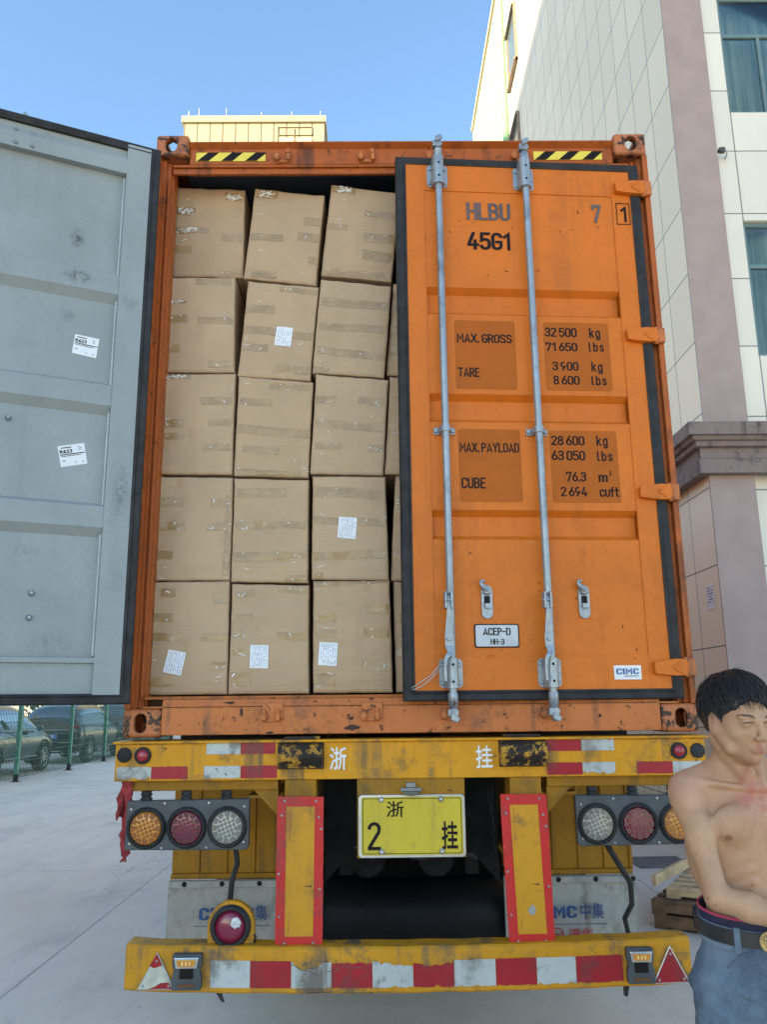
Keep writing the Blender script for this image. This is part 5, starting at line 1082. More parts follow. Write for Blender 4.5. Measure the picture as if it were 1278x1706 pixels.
for off, z0 in ((0, 0), (-1.690, .012)):
    m = MB(); m.din('CIMC', .645 + off, .850 + off, .572 + z0, .636 + z0, Y, t=.22, gap=.28); m.build('lettering', 'flap_blue', TR); m = MB(); m.text('中集', .866 + off, .985 + off, .568 + z0, .642 + z0, Y, bold=.02); m.build('lettering', 'navy_ink', TR)
    m = MB(); m.box(.62 + off, Y, .543 + z0, .998 + off, Y + .001, .5465 + z0); m.build('underline', 'navy_ink', TR)
    m = MB(); m.text('通华', .80 + off, .925 + off, .466 + z0, .526 + z0, Y, bold=.02); m.build('lettering', 'red_ink', TR)
    m = MB(); cx_, cz_ = .745 + off, .497 + z0; a = disc_pts(cx_, cz_, .034, 28); b = disc_pts(cx_, cz_, .027, 28); n = 28; m.add([(p[0], Y, p[1]) for p in a] + [(p[0], Y, p[1]) for p in b], [(k, (k + 1) % n, n + (k + 1) % n, n + k) for k in range(n)]); m.text('DHT', cx_ - .030, cx_ + .030, cz_ - .010, cz_ + .011, Y - .001, bold=.05); m.build('emblem', 'red_ink', TR)
# axles, wheels, springs, tank
for y in (2.45, 3.75, 5.05):
    m = MB(); m.cyl((-1.0, y, .50), (1.0, y, .50), .075, seg=20); ax = m.build('axle', 'dark_steel', TR)
    for sx in (-1, 1):
        for xo in (.66, .93):
            m = MB(); m.lathe((sx * xo, y, .50), (sx, 0, 0), [(0, .29), (.0, .44), (.02, .48), (.05, .50), (.19, .50), (.22, .48), (.24, .44), (.24, .29)], 40); wh = m.build('wheel', 'rubber_dk', TR)
            m = MB(); m.lathe((sx * xo + sx * .02, y, .50), (sx, 0, 0), [(0, .288), (.18, .288), (.20, .28), (.17, .22), (.08, .15), (.08, .03)], 28); m.build('rim', 'dark_steel', wh)
        m = MB(); m.tube([(sx * .46, y - .55, .78), (sx * .46, y - .3, .64), (sx * .46, y, .60), (sx * .46, y + .3, .64), (sx * .46, y + .55, .78)], .04, 8); m.build('leaf_spring', 'dark_steel', TR)
m = MB(); m.lathe((-.62, 1.12, .55), (1, 0, 0), [(0, .02), (.01, .12), (.04, .165), (1.20, .165), (1.23, .12), (1.24, .02)], 40); m.build('air_tank', simple('black gloss tank', (.006, .006, .008), .5, var=.3, scale=5, spec=.25), TR)
m = MB(); m.box(-.30, 1.0, .93, .30, 1.1, 1.0); m.build('brake_bracket', 'dark_steel', TR)
for x in (-.2, .15): m = MB(); m.cyl((x, .9, .86), (x, 1.2, .86), .09, seg=20); m.build('brake_chamber', 'dark_steel', TR)
for x in (-.30, .30): m = MB(); m.box(x - .03, .6, .84, x + .03, .66, 1.3); m.build('hanger', 'dark_steel', TR)
m = MB(); m.box(-.62, 1.34, .62, .62, 1.40, 1.10); m.box(-.60, 1.40, .28, .60, 1.42, .64); m.build('shade_sheet', 'black_void', TR)  # dark sheet added to fill in the black shade under the trailer
for k in range(5):
    x = -.26 + k * .12; m = MB(); m.tube([(x, .42, 1.06), (x + .03, .44, .98 - .02 * (k % 3)), (x + .09, .5, .93 + .02 * (k % 2)), (x + .15, .6, .98), (x + .16, .7, 1.05)], .011, 8); m.build('air_hose', simple('dull hose', ((.03, .03, .03), (.10, .02, .015), (.03, .03, .03), (.02, .03, .06), (.03, .03, .03))[k], .6, spec=.3), TR)
m = MB(); m.box(-.30, .45, .985, -.245, .46, 1.04); m.build('paper_tag', simple('grey tag', (.30, .31, .30), .7), TR)
for sx in (-1, 1):
    m = MB(); m.box(sx * .75, 9.6, .0, sx * .62, 9.75, 1.40); m.box(sx * .85, 9.5, 0, sx * .52, 9.85, .03); m.build('landing_leg', 'dark_steel', TR)
# red cloth rags tied at the left end
m = MB(); q = random.Random(12)
for k in range(11):
    x = -1.215 + q.uniform(0, .045); z = 1.33; pts = []; L = q.uniform(.10, .17) if k < 7 else q.uniform(.22, .30); y = q.uniform(-.01, .05); xx = x
    for j in range(7): pts.append((xx, y, z - L * j / 6)); xx += q.uniform(-.011, .010) * (1 if k < 7 else .8) + (.003 if k >= 7 else 0)
    wd = q.uniform(.006, .013); vs = []
    for j, p in enumerate(pts): ww = wd * (1 + .4 * math.sin(j * 1.4 + k)) * (.35 if j == 6 else 1); vs += [(p[0] - ww, p[1] + .004 * math.sin(j + k), p[2]), (p[0], p[1] - .006, p[2]), (p[0] + ww, p[1] + .003 * math.cos(j * 2 + k), p[2] - .004)]
    m.add(vs, [(j * 3 + c, j * 3 + c + 1, (j + 1) * 3 + c + 1, (j + 1) * 3 + c) for j in range(6) for c in range(2)], True)
for k in range(3): m.tube([(-1.19 + .008 * k, .0, 1.17), (-1.185 - .006 * k, -.01, 1.12), (-1.178 + .01 * k, -.02, 1.05), (-1.17 - .012 * k, -.01, 1.015)], [.007, .010, .009, .003], 6)
o = m.build('cloth_rag', 'ribbon'); tag(o, 'frayed dark red cloth strips hanging from the left end of the yellow beam', 'rag')

# ================================================================== pallets and clutter on the right
M['wood'] = simple('pale weathered pallet wood', (.54, .38, .22), .85, var=.25, scale=8, bump=.4, bs=30); M['wood_dk'] = simple('dark weathered pallet wood', (.15, .085, .045), .9, var=.35, scale=8, bump=.4, bs=30)
def pallet(loc, rz, mt, label, tilt=0, h=.13):
    t = thing('wooden_pallet', label, 'pallet', loc, rz, 'wooden pallets behind the trailer'); Fr = W[t.name] @ Matrix.Rotation(tilt, 4, 'Y')
    for k in range(7): m = MB(Fr); y = .0 + k * .165; m.box(0, y, h - .02 + .0004 * k, 1.2, y + .10, h); m.build('top_board', mt, t, bevel=.003)
    for k in range(3): m = MB(Fr); m.box(.0, k * .495, .018, 1.2, k * .495 + .09, h - .0204); m.build('stringer', mt, t, bevel=.004)
    for k in range(3): m = MB(Fr); x = k * .55; m.box(x, .0, .0, x + .10, 1.09, .0176); m.build('bottom_board', mt, t, bevel=.003)
    return t
pallet((1.88, 2.98, .0), R(-36), 'wood_dk', 'dark wooden pallet lying on the concrete, lowest of the stack', 0, .10)
pallet((1.86, 2.96, .103), R(-33), 'wood_dk', 'dark wooden pallet in the middle of the stack', 0, .10)
pallet((1.98, 2.97, .206), R(-30), 'wood', 'pale thin wooden pallet on top of the dark ones', 0, .07)
m = MB(Matrix.Translation((1.93, 3.02, .278)) @ Matrix.Rotation(R(52), 4, 'Z') @ Matrix.Rotation(R(-1), 4, 'Y')); m.box(0, 0, 0, 1.15, .035, .075); o = m.build('wooden_plank', 'wood', bevel=.004); tag(o, 'pale plank standing on edge along the far side of the pallet stack', 'plank')
M['bag'] = simple('crumpled white sack', (.58, .58, .56), .6, var=.2, scale=9, bump=.6, bs=12)
def sack(x, y, r, h, lab, seed):
    q = random.Random(seed); p = [q.uniform(0, 6) for _ in range(6)]
    def f(u, v):
        a = 2 * math.pi * u; t = math.pi * v; rr = r * (math.sin(t) ** .7) * (1 + .10 * math.sin(3 * a + p[0] + 2 * v) + .06 * math.sin(7 * a + p[1] + 5 * v)); return (x + rr * math.cos(a), y + rr * .8 * math.sin(a), h * (.5 - .5 * math.cos(t)) * 1.0)
    m = MB(); m.grid(f, 36, 18); o = m.build('rubbish_sack', 'bag', weld=True); tag(o, lab, 'sack', 'white sacks beside the tiled building')
sack(3.05, 9.3, .30, .62, 'white crumpled sack nearest the pilaster beside the building', 1); sack(2.75, 10.2, .33, .60, 'white crumpled sack beyond the other sack by the building wall', 2)
m = MB(); m.lathe((3.1, 8.7, 0), (0, 0, 1), [(0, .10), (.01, .12), (.30, .14), (.31, .15), (.33, .15), (.33, .12)], 24); o = m.build('blue_bucket', simple('blue plastic', (.05, .22, .48), .4)); tag(o, 'blue plastic bucket standing on the ground beside the white sacks', 'bucket')

# ================================================================== the man on the right
class SDF:
    def __init__(s, lo, hi, h):
        s.lo = np.array(lo, float); s.h = h; s.n = np.ceil((np.array(hi) - s.lo) / h).astype(int) + 1; s.F = np.full(s.n, .5, np.float32)
    def box(s, lo, hi):
        a = np.clip(np.floor((np.array(lo) - s.lo) / s.h).astype(int), 0, s.n - 1); b = np.clip(np.ceil((np.array(hi) - s.lo) / s.h).astype(int) + 1, 1, s.n); return a, b
    def pts(s, a, b): return np.meshgrid(*[(s.lo[i] + s.h * np.arange(a[i], b[i])).astype(np.float32) for i in range(3)], indexing='ij')
    def apply(s, lo, hi, fn, k, op='add'):
        pad = k + .03 + s.h * 2; a, b = s.box(np.array(lo) - pad, np.array(hi) + pad)
        if np.any(b <= a): return
        X, Y, Z = s.pts(a, b); d = fn(X, Y, Z); v = s.F[a[0]:b[0], a[1]:b[1], a[2]:b[2]]
        if op == 'add':
            h_ = np.clip(.5 + .5 * (d - v) / k, 0, 1) if k > 0 else (d > v).astype(np.float32); r_ = d * (1 - h_) + v * h_ - (k * h_ * (1 - h_) if k > 0 else 0)
        else:
            h_ = np.clip(.5 - .5 * (v + d) / k, 0, 1); r_ = v * (1 - h_) + (-d) * h_ + k * h_ * (1 - h_)
        s.F[a[0]:b[0], a[1]:b[1], a[2]:b[2]] = r_
    def cap(s, p0, p1, r0, r1, k=.02, op='add'):
        p0 = np.array(p0, float); p1 = np.array(p1, float); d = p1 - p0; L = d @ d
        def fn(X, Y, Z):
            t = np.clip(((X - p0[0]) * d[0] + (Y - p0[1]) * d[1] + (Z - p0[2]) * d[2]) / L, 0, 1)
            return np.sqrt((X - p0[0] - t * d[0]) ** 2 + (Y - p0[1] - t * d[1]) ** 2 + (Z - p0[2] - t * d[2]) ** 2) - (r0 + (r1 - r0) * t)
        rm = max(r0, r1); s.apply(np.minimum(p0, p1) - rm, np.maximum(p0, p1) + rm, fn, k, op)
    def ell(s, c, r, rot=None, k=.02, op='add'):
        c = np.array(c, float); r = np.array(r, float); Rm = np.array(rot) if rot is not None else np.eye(3)
        def fn(X, Y, Z):
            x, y, z = X - c[0], Y - c[1], Z - c[2]; a = Rm[0, 0] * x + Rm[1, 0] * y + Rm[2, 0] * z; b = Rm[0, 1] * x + Rm[1, 1] * y + Rm[2, 1] * z; e = Rm[0, 2] * x + Rm[1, 2] * y + Rm[2, 2] * z
            k0 = np.sqrt((a / r[0]) ** 2 + (b / r[1]) ** 2 + (e / r[2]) ** 2); k1 = np.sqrt((a / r[0] ** 2) ** 2 + (b / r[1] ** 2) ** 2 + (e / r[2] ** 2) ** 2) + 1e-6; return k0 * (k0 - 1) / k1
        m_ = r.max(); s.apply(c - m_, c + m_, fn, k, op)
    def mesh(s):
        F = s.F; n = F.shape; ins = F < 0
        cs = [F[i:n[0] - 1 + i, j:n[1] - 1 + j, k:n[2] - 1 + k] for i in (0, 1) for j in (0, 1) for k in (0, 1)]
        cnt = sum((c < 0).astype(np.int8) for c in cs); act = (cnt > 0) & (cnt < 8); idx = -np.ones(act.shape, np.int64); idx[act] = np.arange(act.sum())
        I = np.argwhere(act); acc = np.zeros((len(I), 3)); num = np.zeros(len(I)); offs = [(i, j, k) for i in (0, 1) for j in (0, 1) for k in (0, 1)]
        C_ = np.stack([c[act] for c in cs], 1)
        for a in range(8):
            for b in range(a + 1, 8):
                if sum(abs(offs[a][t] - offs[b][t]) for t in range(3)) != 1: continue
                fa, fb = C_[:, a], C_[:, b]; cr = (fa < 0) != (fb < 0); t = np.where(cr, fa / np.where(cr, fa - fb, 1), 0)
                P = np.array(offs[a])[None] * (1 - t[:, None]) + np.array(offs[b])[None] * t[:, None]; acc += P * cr[:, None]; num += cr
        V = s.lo + s.h * (I + acc / num[:, None]); Q = []
        for ax in range(3):
            u, v = (ax + 1) % 3, (ax + 2) % 3; sl0 = [slice(None)] * 3; sl1 = [slice(None)] * 3; sl0[ax] = slice(0, -1); sl1[ax] = slice(1, None)
            E_ = np.argwhere(ins[tuple(sl0)] != ins[tuple(sl1)]); E_ = E_[(E_[:, u] > 0) & (E_[:, v] > 0) & (E_[:, u] < n[u] - 1) & (E_[:, v] < n[v] - 1)]
            def g(du, dv): e = E_.copy(); e[:, u] -= du; e[:, v] -= dv; return idx[e[:, 0], e[:, 1], e[:, 2]]
            q = np.stack([g(1, 1), g(0, 1), g(0, 0), g(1, 0)], 1); fl = ~ins[E_[:, 0], E_[:, 1], E_[:, 2]]; q[fl] = q[fl][:, ::-1]; Q.append(q)
        return V, np.concatenate(Q)
def sdf_obj(name, S, mt, parent, iters=2, keep=None):
    V, Q = S.mesh()
    if keep is not None: Q = Q[keep(V[Q].mean(1))]; used = np.unique(Q); mp = -np.ones(len(V), int); mp[used] = np.arange(len(used)); V = V[used]; Q = mp[Q]
    me = bpy.data.meshes.new(name); me.from_pydata(V.tolist(), [], Q.tolist()); me.polygons.foreach_set('use_smooth', [True] * len(me.polygons)); me.materials.append(M[mt]); me.update()
    o = bpy.data.objects.new(name, me); COL.objects.link(o); o.parent = parent; W[o.name] = W[parent.name].copy()
    if iters: sm = o.modifiers.new('smooth', 'SMOOTH'); sm.iterations = iters; sm.factor = .5
    return o
PX, PY = .855, -1.25
HM = thing('person', 'shirtless dark haired man in blue jeans standing at the right beside the trailer bumper', 'person', (PX, PY, 0))
A_T = R(6); Rt = np.array([[math.cos(A_T), -math.sin(A_T), 0], [math.sin(A_T), math.cos(A_T), 0], [0, 0, 1]])
T_ = lambda x, y, z: tuple(Rt @ np.array([x, y, z]))
A_H = R(9); Ry_ = R(-2); Rh = np.array([[math.cos(A_H), -math.sin(A_H), 0], [math.sin(A_H), math.cos(A_H), 0], [0, 0, 1]]) @ np.array([[1, 0, 0], [0, math.cos(R(9)), -math.sin(R(9))], [0, math.sin(R(9)), math.cos(R(9))]])
HC = np.array((-.012, -.030, 1.570)); H_ = lambda x, y, z: tuple(HC + Rh @ np.array([x, y, z]))
def torso(S, e=0.):
    S.ell(T_(0, .005, 1.03), (.140 + e, .096 + e, .13 + e), Rt, .03); S.ell(T_(0, 0, 1.14), (.124 + e, .080 + e, .14 + e), Rt, .05); S.ell(T_(0, .0, 1.28), (.142 + e, .092 + e, .15 + e), Rt, .05)
    S.ell(T_(0, .02, .93), (.150 + e, .110 + e, .10 + e), Rt, .04)
body = SDF((-.34, -.36, 1.0), (.36, .20, 1.78), .0042)
torso(body)
for sx in (-1, 1):
    body.ell(T_(sx * .072, -.066, 1.318), (.066, .028, .048), Rt, .018); body.cap(T_(sx * .02, .015, 1.385), T_(sx * .155, .012, 1.395), .043, .043, .035); body.cap(T_(sx * .03, .03, 1.47), T_(sx * .15, .02, 1.405), .028, .034, .04)
    body.cap(T_(sx * .016, -.062, 1.402), T_(sx * .150, -.022, 1.420), .0075, .0075, .014); body.ell(T_(sx * .10, .03, 1.25), (.065, .07, .13), Rt, .04)
    for zz, k_ in ((1.238, .002), (1.208, .002), (1.178, .0015)): body.cap(T_(sx * .048, -.0775, zz), T_(sx * .118, -.035, zz - .035), .0105, .0105, .007)
    body.ell(T_(sx * .03, -.078, 1.15), (.026, .011, .026), Rt, .010); body.ell(T_(sx * .03, -.083, 1.095), (.026, .011, .026), Rt, .010)
body.cap(T_(0, -.101, 1.37), T_(0, -.094, 1.25), .008, .008, .014, 'sub'); body.cap(T_(0, -.091, 1.21), T_(0, -.098, 1.06), .006, .006, .012, 'sub')
body.ell(T_(0, -.074, 1.418), (.018, .013, .014), Rt, .012, 'sub')
body.cap(T_(0, .018, 1.40), H_(0, .025, -.07), .056, .052, .03)
for sx in (-1, 1): body.cap(T_(sx * .012, -.062, 1.405), H_(sx * .060, .030, -.045), .009, .013, .018)
body.ell(H_(0, -.050, -.125), (.012, .012, .016), Rh, .015)
# arms: right arm hangs, forearm crosses to the front; hands meet in front of the belt
SH = {-1: np.array(T_(-.166, .008, 1.385)), 1: np.array(T_(.166, .008, 1.385))}
EL = {-1: np.array((-.150, -.120, 1.150)), 1: np.array((.225, -.060, 1.150))}; WR = {-1: np.array((.055, -.255, 1.094)), 1: np.array((.170, -.240, 1.070))}
for sx in (-1, 1):
    s_, e_, w_ = SH[sx], EL[sx], WR[sx]; body.ell(tuple(s_ + np.array((0, 0, -.012))), (.041, .045, .055), Rt, .03); mid = s_ + (e_ - s_) * .45
    body.cap(s_, mid, .036, .0335, .025); body.cap(mid, e_, .0335, .029, .015); body.ell(tuple(mid + np.array((0, -.012, 0))), (.029, .030, .065), None, .02)
    fm = e_ + (w_ - e_) * .30; body.cap(e_, fm, .030, .0325, .015); body.cap(fm, w_, .0325, .0225, .015)
    d = (w_ - e_) / np.linalg.norm(w_ - e_); side = np.cross(d, (0, 0, 1)); side /= np.linalg.norm(side); pm = w_ + d * .055; body.cap(w_, pm, .024, .030, .015)
    dn = np.array((0, 0, -1.)); body.cap(w_ + d * .03 + dn * .012, pm + d * .02 + dn * .014, .018, .018, .012); body.cap(w_ + d * .03 - dn * .012, pm + d * .02 - dn * .014, .018, .018, .012)
    for k in range(4):
        o_ = dn * (-.030 + .020 * k); b0 = pm + d * .018 + o_; ln = (.040, .046, .042, .032)[k]; inw = side * (-.6 * sx); b1 = b0 + d * ln + inw * .010 * (1 + k * .2); b2 = b1 + (d * .6 + inw * .5) * ln * .62; b3 = b2 + (d * .15 + inw * .8) * ln * .45
        body.cap(b0, b1, .0095, .0088, .006); body.cap(b1, b2, .0088, .0080, .003); body.cap(b2, b3, .0080, .0068, .003)
    t0 = w_ + d * .022 - dn * .020; t1 = t0 + d * .030 - dn * .022 + side * (-.012 * sx); t2 = t1 + d * .028 - dn * .006; body.cap(t0, t1, .0125, .0105, .008); body.cap(t1, t2, .0100, .0080, .003)
# head
def head(S, e=0, hair=False):
    S.ell(H_(0, .018, .045), (.073 + e, .092 + e, .080 + e), Rh, .02); 
    if not hair:
        S.ell(H_(0, -.012, -.005), (.060, .080, .090), Rh, .03); S.ell(H_(0, -.030, -.058), (.044, .050, .038), Rh, .022); S.ell(H_(0, -.064, -.080), (.018, .017, .015), Rh, .018)
        for sx in (-1, 1):
            S.ell(H_(sx * .038, -.056, -.016), (.018, .016, .014), Rh, .03); S.cap(H_(sx * .012, -.088, .025), H_(sx * .045, -.074, .030), .006, .006, .010)
            S.ell(H_(sx * .030, -.092, .010), (.017, .012, .011), Rh, .008, 'sub'); S.ell(H_(sx * .030, -.0785, .011), (.0145, .0125, .0115), Rh, .003)
            S.cap(H_(sx * .054, -.04, -.06), H_(sx * .062, .0, -.02), .014, .014, .02)
            S.ell(H_(sx * .074, .010, .004), (.007, .018, .031), Rh, .006); S.ell(H_(sx * .081, .005, .008), (.005, .009, .017), Rh, .004, 'sub'); S.ell(H_(sx * .075, .006, -.024), (.006, .010, .010), Rh, .006)
            S.ell(H_(sx * .011, -.100, -.024), (.008, .009, .007), Rh, .006); S.cap(H_(sx * .006, -.1015, -.0305), H_(sx * .009, -.098, -.0305), .0022, .0022, .002, 'sub')
        S.cap(H_(0, -.088, .022), H_(0, -.108, -.018), .0065, .0085, .010); S.ell(H_(0, -.111, -.020), (.0085, .0085, .0075), Rh, .006)
        S.cap(H_(-.018, -.0855, -.050), H_(0, -.0915, -.047), .0038, .0050, .006); S.cap(H_(.018, -.0855, -.050), H_(0, -.0915, -.047), .0038, .0050, .006); S.cap(H_(-.013, -.086, -.0575), H_(.013, -.086, -.0575), .0048, .0048, .006)
        S.cap(H_(-.022, -.0935, -.0530), H_(.022, -.0935, -.0530), .0018, .0018, .003, 'sub')
head(body)
def skin_mat():
    s = NT('sun tanned skin'); c = s.mix(s.ramp(s.noise(9, 5, .6), .3, .7), (.43, .228, .122), (.55, .315, .18))
    def near(p, r0, r1):
        v = s.n('ShaderNodeVectorMath', operation='DISTANCE'); s.l(s.tc.outputs['Object'], v.inputs[0]); v.inputs[1].default_value = p; return s.ramp(v.outputs['Value'], r0, r1, 1, 0)
    red = s.math('MULTIPLY', near(T_(0, -.085, 1.385), .02, .105), s.ramp(s.noise(28, 5, .7), .35, .65)); c = s.mix(s.math('MULTIPLY', s.ramp(s.noise(24, 6, .75), .48, .66), .30), c, (.44, .19, .125)); c = s.mix(s.math('MULTIPLY', s.ramp(s.noise(5, 3), .5, .66), .30), c, (.40, .215, .13)); c = s.mix(s.ramp(s.noise(75, 2), .735, .75), c, (.16, .075, .05))
    c = s.mix(s.math('MULTIPLY', red, .8), c, (.50, .13, .10))
    c = s.mix(s.math('MULTIPLY', near(SHv, .02, .11), .25), c, (.60, .30, .24))
    for sx in (-1, 1):
        c = s.mix(s.math('MULTIPLY', near(T_(sx * .104, -.078, 1.285), .007, .013), .8), c, (.24, .10, .07))
        c = s.mix(s.math('MULTIPLY', near(H_(sx * .076, .005, 0), .01, .035), .4), c, (.56, .24, .19))
    c = s.mix(s.math('MULTIPLY', near(H_(0, -.096, -.053), .012, .026), .45), c, (.46, .17, .14)); c = s.mix(s.math('MULTIPLY', s.ramp(s.noise(140, 3), .55, .75), .18), c, (.34, .18, .12))
    s.base(c); s.rough(.52); s.b.inputs['Subsurface Weight'].default_value = .05; s.b.inputs['Subsurface Radius'].default_value = (.012, .005, .003); s.b.inputs['Subsurface Scale'].default_value = .5; s.bump(s.noise(230, 5, .7), .35, .003); return s.m
SHv = tuple(SH[-1] + np.array((-.02, -.03, .03)))
M['skin'] = skin_mat()
low = SDF((-.34, -.36, .0), (.36, .20, 1.02), .006)
def legs(S, e=0, top=True):
    for sx in (-1, 1):
        hp = T_(sx * .085, .015, .90); kn = T_(sx * .10, -.01, .49); an = T_(sx * .105, .03, .09); S.cap(hp, kn, .088 + e, .058 + e * 1.1, .03); S.cap(kn, an, .056 + e, .036 + e * 1.6, .02)
# keep the body one surface: torso, arms, head and the ankles share one mesh object
body2 = body
sdf_obj('body', body2, 'skin', HM, 3)
# jeans
def denim():
    s = NT('faded blue denim'); z = s.sep()[2]
    c = s.mix(s.ramp(s.noise(5, 6, .65, 1, 1, .6), .32, .68), (.045, .075, .12), (.16, .225, .29)); c = s.mix(s.math('MULTIPLY', s.ramp(s.noise(150, 3), .4, .7), .25), c, (.17, .23, .30))
    s.base(c); s.rough(.85); s.bump(s.math('ADD', s.noise(260, 3), s.math('MULTIPLY', s.noise(24, 4, .6, 1, 1, 2.2), 2)), .4, .004); return s.m
M['denim'] = denim()
jn = SDF((-.30, -.26, .03), (.30, .26, 1.09), .006); legs(jn, .012); torso(jn, .011)
jn.F = np.maximum(jn.F, (jn.lo[2] + jn.h * np.arange(jn.n[2]) - 1.055).astype(np.float32)[None, None, :] * 1.0)
X, Y_, Z = jn.pts((0, 0, 0), jn.n)
jn.F += (.0045 * np.sin(Z * 95 + 14 * X + 5 * np.sin(Y_ * 30)) * np.sin(X * 40 + Z * 20) * (Z < .93) + .0028 * np.sin(Z * 60 - 40 * np.abs(X) + Y_ * 30) * (Z < .98)).astype(np.float32); del X, Y_, Z
JN = sdf_obj('jeans', jn, 'denim', HM, 2)
def zb(x, y):   # the belt dips towards the front
    f = (-(Rt.T @ np.array([x, y, 0]))[1] + .1) / .2; return 1.072 - .028 * min(1, max(0, f))
def waist_r(a, e, z):
    ca, sa = math.cos(a), math.sin(a)
    def f(rx, ry, zc, rz): t = max(.05, 1 - ((z - zc) / rz) ** 2) ** .5; return 1 / math.sqrt((ca / ((rx + e) * t)) ** 2 + (sa / ((ry + e) * t)) ** 2)
    return max(f(.140, .096, 1.03, .14), f(.124, .080, 1.14, .14)) + .004
def band(name, off, dz, hgt, mt, n=96, par=HM, a0=0, a1=2 * math.pi, th=.004):
    m = MB(W[HM.name]); vs = []
    for k in range(n + 1):
        a = a0 + (a1 - a0) * k / n; x, y, _z = T_(math.cos(a), math.sin(a), 0)
        r_ = waist_r(a, off, 1.05); p0 = T_(r_ * math.cos(a), .005 + r_ * math.sin(a), 0); zc = zb(p0[0], p0[1]) + dz
        for rr, zz in ((0, -hgt / 2), (th, -hgt / 2), (th, hgt / 2), (0, hgt / 2)): p = T_((r_ + rr) * math.cos(a), .005 + (r_ + rr) * math.sin(a), 0); vs.append((p[0], p[1], zc + zz))
    fs = [(k * 4 + j, k * 4 + (j + 1) % 4, (k + 1) * 4 + (j + 1) % 4, (k + 1) * 4 + j) for k in range(n) for j in range(4)]
    m.add(vs, fs, False); return m.build(name, mt, par, weld=True)
M['leather'] = simple('black leather', (.018, .018, .02), .4, var=.3, scale=20, bump=.2); M['brief'] = simple('navy waistband', (.02, .022, .06), .8, var=.3, scale=30)
band('underwear_band', .008, .026, .034, 'brief'); band('underwear_trim', .010, .042, .006, simple('pink red trim', (.45, .04, .10), .7))
m = MB(W[HM.name])
wst = band('jeans_waistband', .013, -.006, .052, 'denim'); bl_ = band('belt', .019, .0, .036, 'leather')
for a in (R(-140), R(-42), R(-205), R(25)):
    band('belt_loop', .0245, -.002, .058, 'denim', n=3, par=JN, a0=a - .045, a1=a + .045)
a = R(-109); r_ = waist_r(a, .025, 1.05); fx_, fy_, _ = T_(r_ * math.cos(a), .005 + r_ * math.sin(a), 0); c_ = Vector((PX + fx_, PY + fy_, zb(fx_, fy_))); nrm = Vector(T_(math.cos(a) * .75, math.sin(a), 0)).normalized()
m = MB(); m.lathe(c_, nrm, [(-.004, .024), (.003, .026), (.006, .024), (.004, .021), (.004, .002)], 32); up = Vector((0, 0, 1)); rt = up.cross(nrm)
for k in range(8):
    an = 2 * math.pi * k / 8; m.lathe(c_ + (rt * math.cos(an) + up * math.sin(an)) * .012 + nrm * .004, nrm, [(0, .006), (.003, .004), (.004, .001)], 8)
m.lathe(c_ + nrm * .004, nrm, [(0, .006), (.004, .004), (.005, .001)], 10)
for k in range(24): an = 2 * math.pi * k / 24; m.lathe(c_ + (rt * math.cos(an) + up * math.sin(an)) * .0228 + nrm * .005, nrm, [(0, .0022), (.002, .001)], 6)
m.build('belt_buckle', simple('worn gold', (.55, .42, .20), .35, .75, var=.3, scale=60), bl_)
# pocket seam and fly
m = MB(W[HM.name])
def on_hip(a, z, e=.0165): r_ = waist_r(a, e, max(z, .985)); p = T_(r_ * math.cos(a), .005 + r_ * math.sin(a), 0); return (p[0], p[1], z)
for s0 in (-1, 1): m.tube([on_hip(R(-90 + s0 * (38 + 26 * t)), 1.018 - .045 * t ** 1.6, .0165 + .004 * t) for t in [k / 8 for k in range(9)]], .0022, 5)
m.build('pocket_seam', 'denim', JN)
m = MB(W[HM.name])
for sx in (-1, 1):
    p = T_(sx * .105, .02, 0); P = [(.045, .11), (.05, .02), (.045, -.08), (.03, -.16)]
    f = lambda u, v: (p[0] + .050 * math.cos(2 * math.pi * u) * math.sin(math.pi * v) ** .5, p[1] - .045 + (.145 * math.sin(2 * math.pi * u) * math.sin(math.pi * v) ** .5), .0 + .085 * (.5 - .5 * math.cos(math.pi * v)) * (1 - .35 * (math.sin(2 * math.pi * u) < -.2)))
    m.grid(f, 24, 12)
m.build('shoes', 'leather', HM, weld=True)
# hair, brows, eyes
hr = SDF((-.16, -.20, 1.44), (.18, .14, 1.76), .003); head(hr, .009, True); hr.ell(H_(0, .045, .020), (.076, .085, .085), Rh, .02)
hr.ell(H_(-.010, -.105, .000), (.066, .072, .074), Rh, .012, 'sub'); hr.ell(H_(0, -.02, -.088), (.15, .15, .072), Rh, .01, 'sub')
for sx in (-1, 1): hr.ell(H_(sx * .085, .000, -.005), (.022, .026, .034), Rh, .006, 'sub'); hr.ell(H_(sx * .07, -.075, .01), (.035, .045, .04), Rh, .008, 'sub')
X, Y_, Z = hr.pts((0, 0, 0), hr.n); hr.F += (.0010 * np.sin(X * 210 + 40 * Z + 2 * np.sin(Z * 90)) + .0008 * np.sin(Y_ * 190 + Z * 120)).astype(np.float32); del X, Y_, Z
M['hair'] = simple('black hair', (.012, .011, .012), .38, var=.3, scale=40)
HR = sdf_obj('hair', hr, 'hair', HM, 1)
m = MB(W[HM.name]); q = random.Random(5)
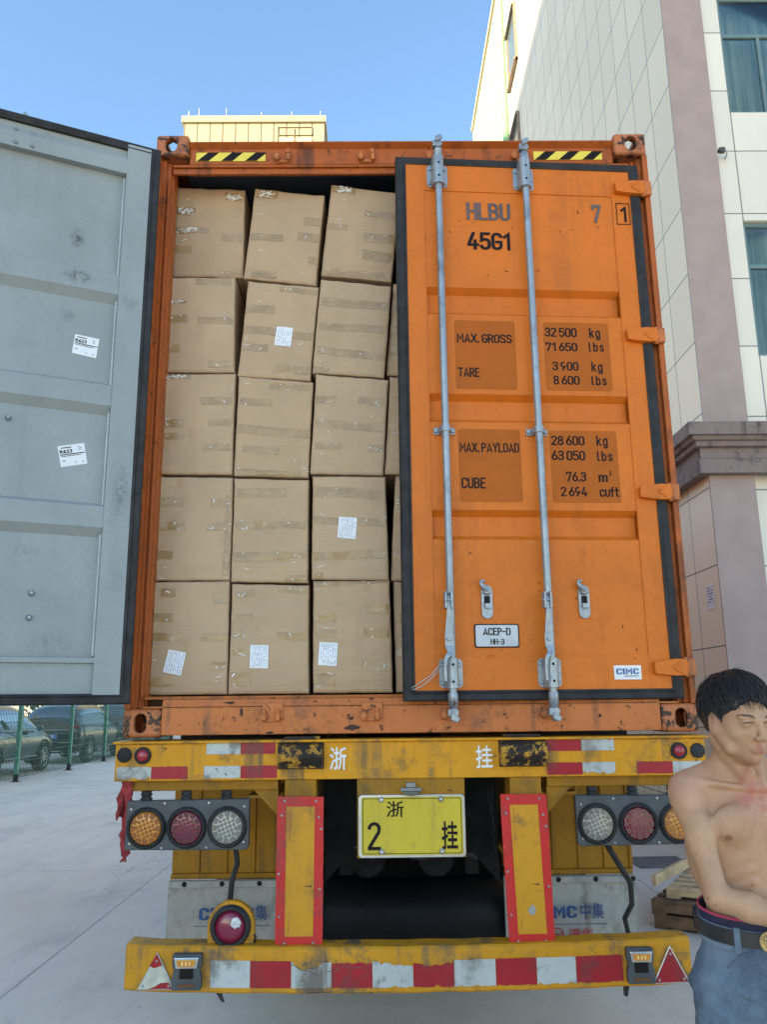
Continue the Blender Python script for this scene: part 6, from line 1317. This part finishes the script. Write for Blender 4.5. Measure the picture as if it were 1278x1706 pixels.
for k in range(3200):
    th = q.uniform(0, 2 * math.pi); ph = q.uniform(.0, 1.0) ** .7 * 1.65; d = np.array((math.sin(ph) * math.sin(th), -math.sin(ph) * math.cos(th), math.cos(ph)))
    front = max(0, d[1] * -1)
    if front > .35 and d[2] < .52: continue
    if d[2] < -.25 or (abs(d[0]) > .75 and d[2] < .15 and d[1] < .2): continue
    c0 = np.array((0, .02, .045)); r0 = np.array((.082, .100, .090)); b = c0 + d * r0
    # strands fall forward over the brow, sideways at the temples, down at the nape
    tan = np.array((d[0] * .8 + .15, -.9 if d[1] < .3 else .5, -.55 - .4 * (1 - d[2]))) + np.array((q.gauss(0, .25), q.gauss(0, .25), q.gauss(0, .2))); tan -= d * (tan @ d) * .92; tan /= np.linalg.norm(tan) + 1e-6; L = q.uniform(.025, .065)
    pts = [H_(*(b + tan * L * t + d * (.009 * math.sin(math.pi * t) - .005 * t))) for t in (0, .33, .66, 1)]
    m.tube(pts, [.0007, .0011, .0008, .0002], 4)
for (p0, p1) in (((.0, .02, .136), (-.02, -.01, .152)), ((-.01, .03, .135), (.012, .0, .150)), ((-.02, .0, .134), (-.035, -.015, .145))): m.tube([H_(*p0), H_(*(np.array(p0) * .5 + np.array(p1) * .5 + (0, 0, .004))), H_(*p1)], [.0007, .0007, .0003], 4)
m.build('hair_strands', 'hair', HM)
for sx in (-1, 1):
    m = MB(W[HM.name])
    for k in range(26):
        t = k / 25; x = .014 + .034 * t; p = np.array((sx * x, -.0955 + .020 * t * t + .002, .030 + .006 * math.sin(t * 2.6) + q.uniform(-.003, .003))); m.tube([H_(*p), H_(*(p + (sx * .006, .0005, .0025 - .004 * t)))], [.0009, .0004], 4)
    m.build('eyebrow', 'hair', HM)
for sx in (-1, 1):
    m = MB(W[HM.name]); c_ = Vector(H_(sx * .030, -.0795, .009)); f_ = Vector(tuple(Rh @ np.array((0, -1, -.03)))).normalized()
    m.lathe(c_, f_, [(-.004, .0105), (.003, .0098), (.0065, .0072), (.0078, .0045)], 16, 0); m.lathe(c_ + f_ * .0070, f_, [(0, .0058), (.0008, .0052), (.0014, .001)], 14, 1); m.build('eye', [simple('eye white', (.7, .68, .65), .2), simple('dark brown iris', (.025, .014, .010), .1)], HM)
    m = MB(W[HM.name]); m.grid(lambda u, v: H_(sx * (.030 - .015 * math.cos(math.pi * u)), -.0925 + .005 * abs(math.cos(math.pi * u)) + .004 * v, .0145 + .004 * math.sin(math.pi * u) + .006 * v), 10, 4); m.build('eyelid', 'skin', HM); m = MB(W[HM.name]); m.tube([H_(sx * (.030 - .0155 * math.cos(math.pi * u)), -.0935 + .005 * abs(math.cos(math.pi * u)), .0140 + .004 * math.sin(math.pi * u)) for u in [k / 8 for k in range(9)]], [.0004, .0010, .0012, .0013, .0013, .0013, .0012, .0010, .0004], 5); m.build('eyelash', 'hair', HM)
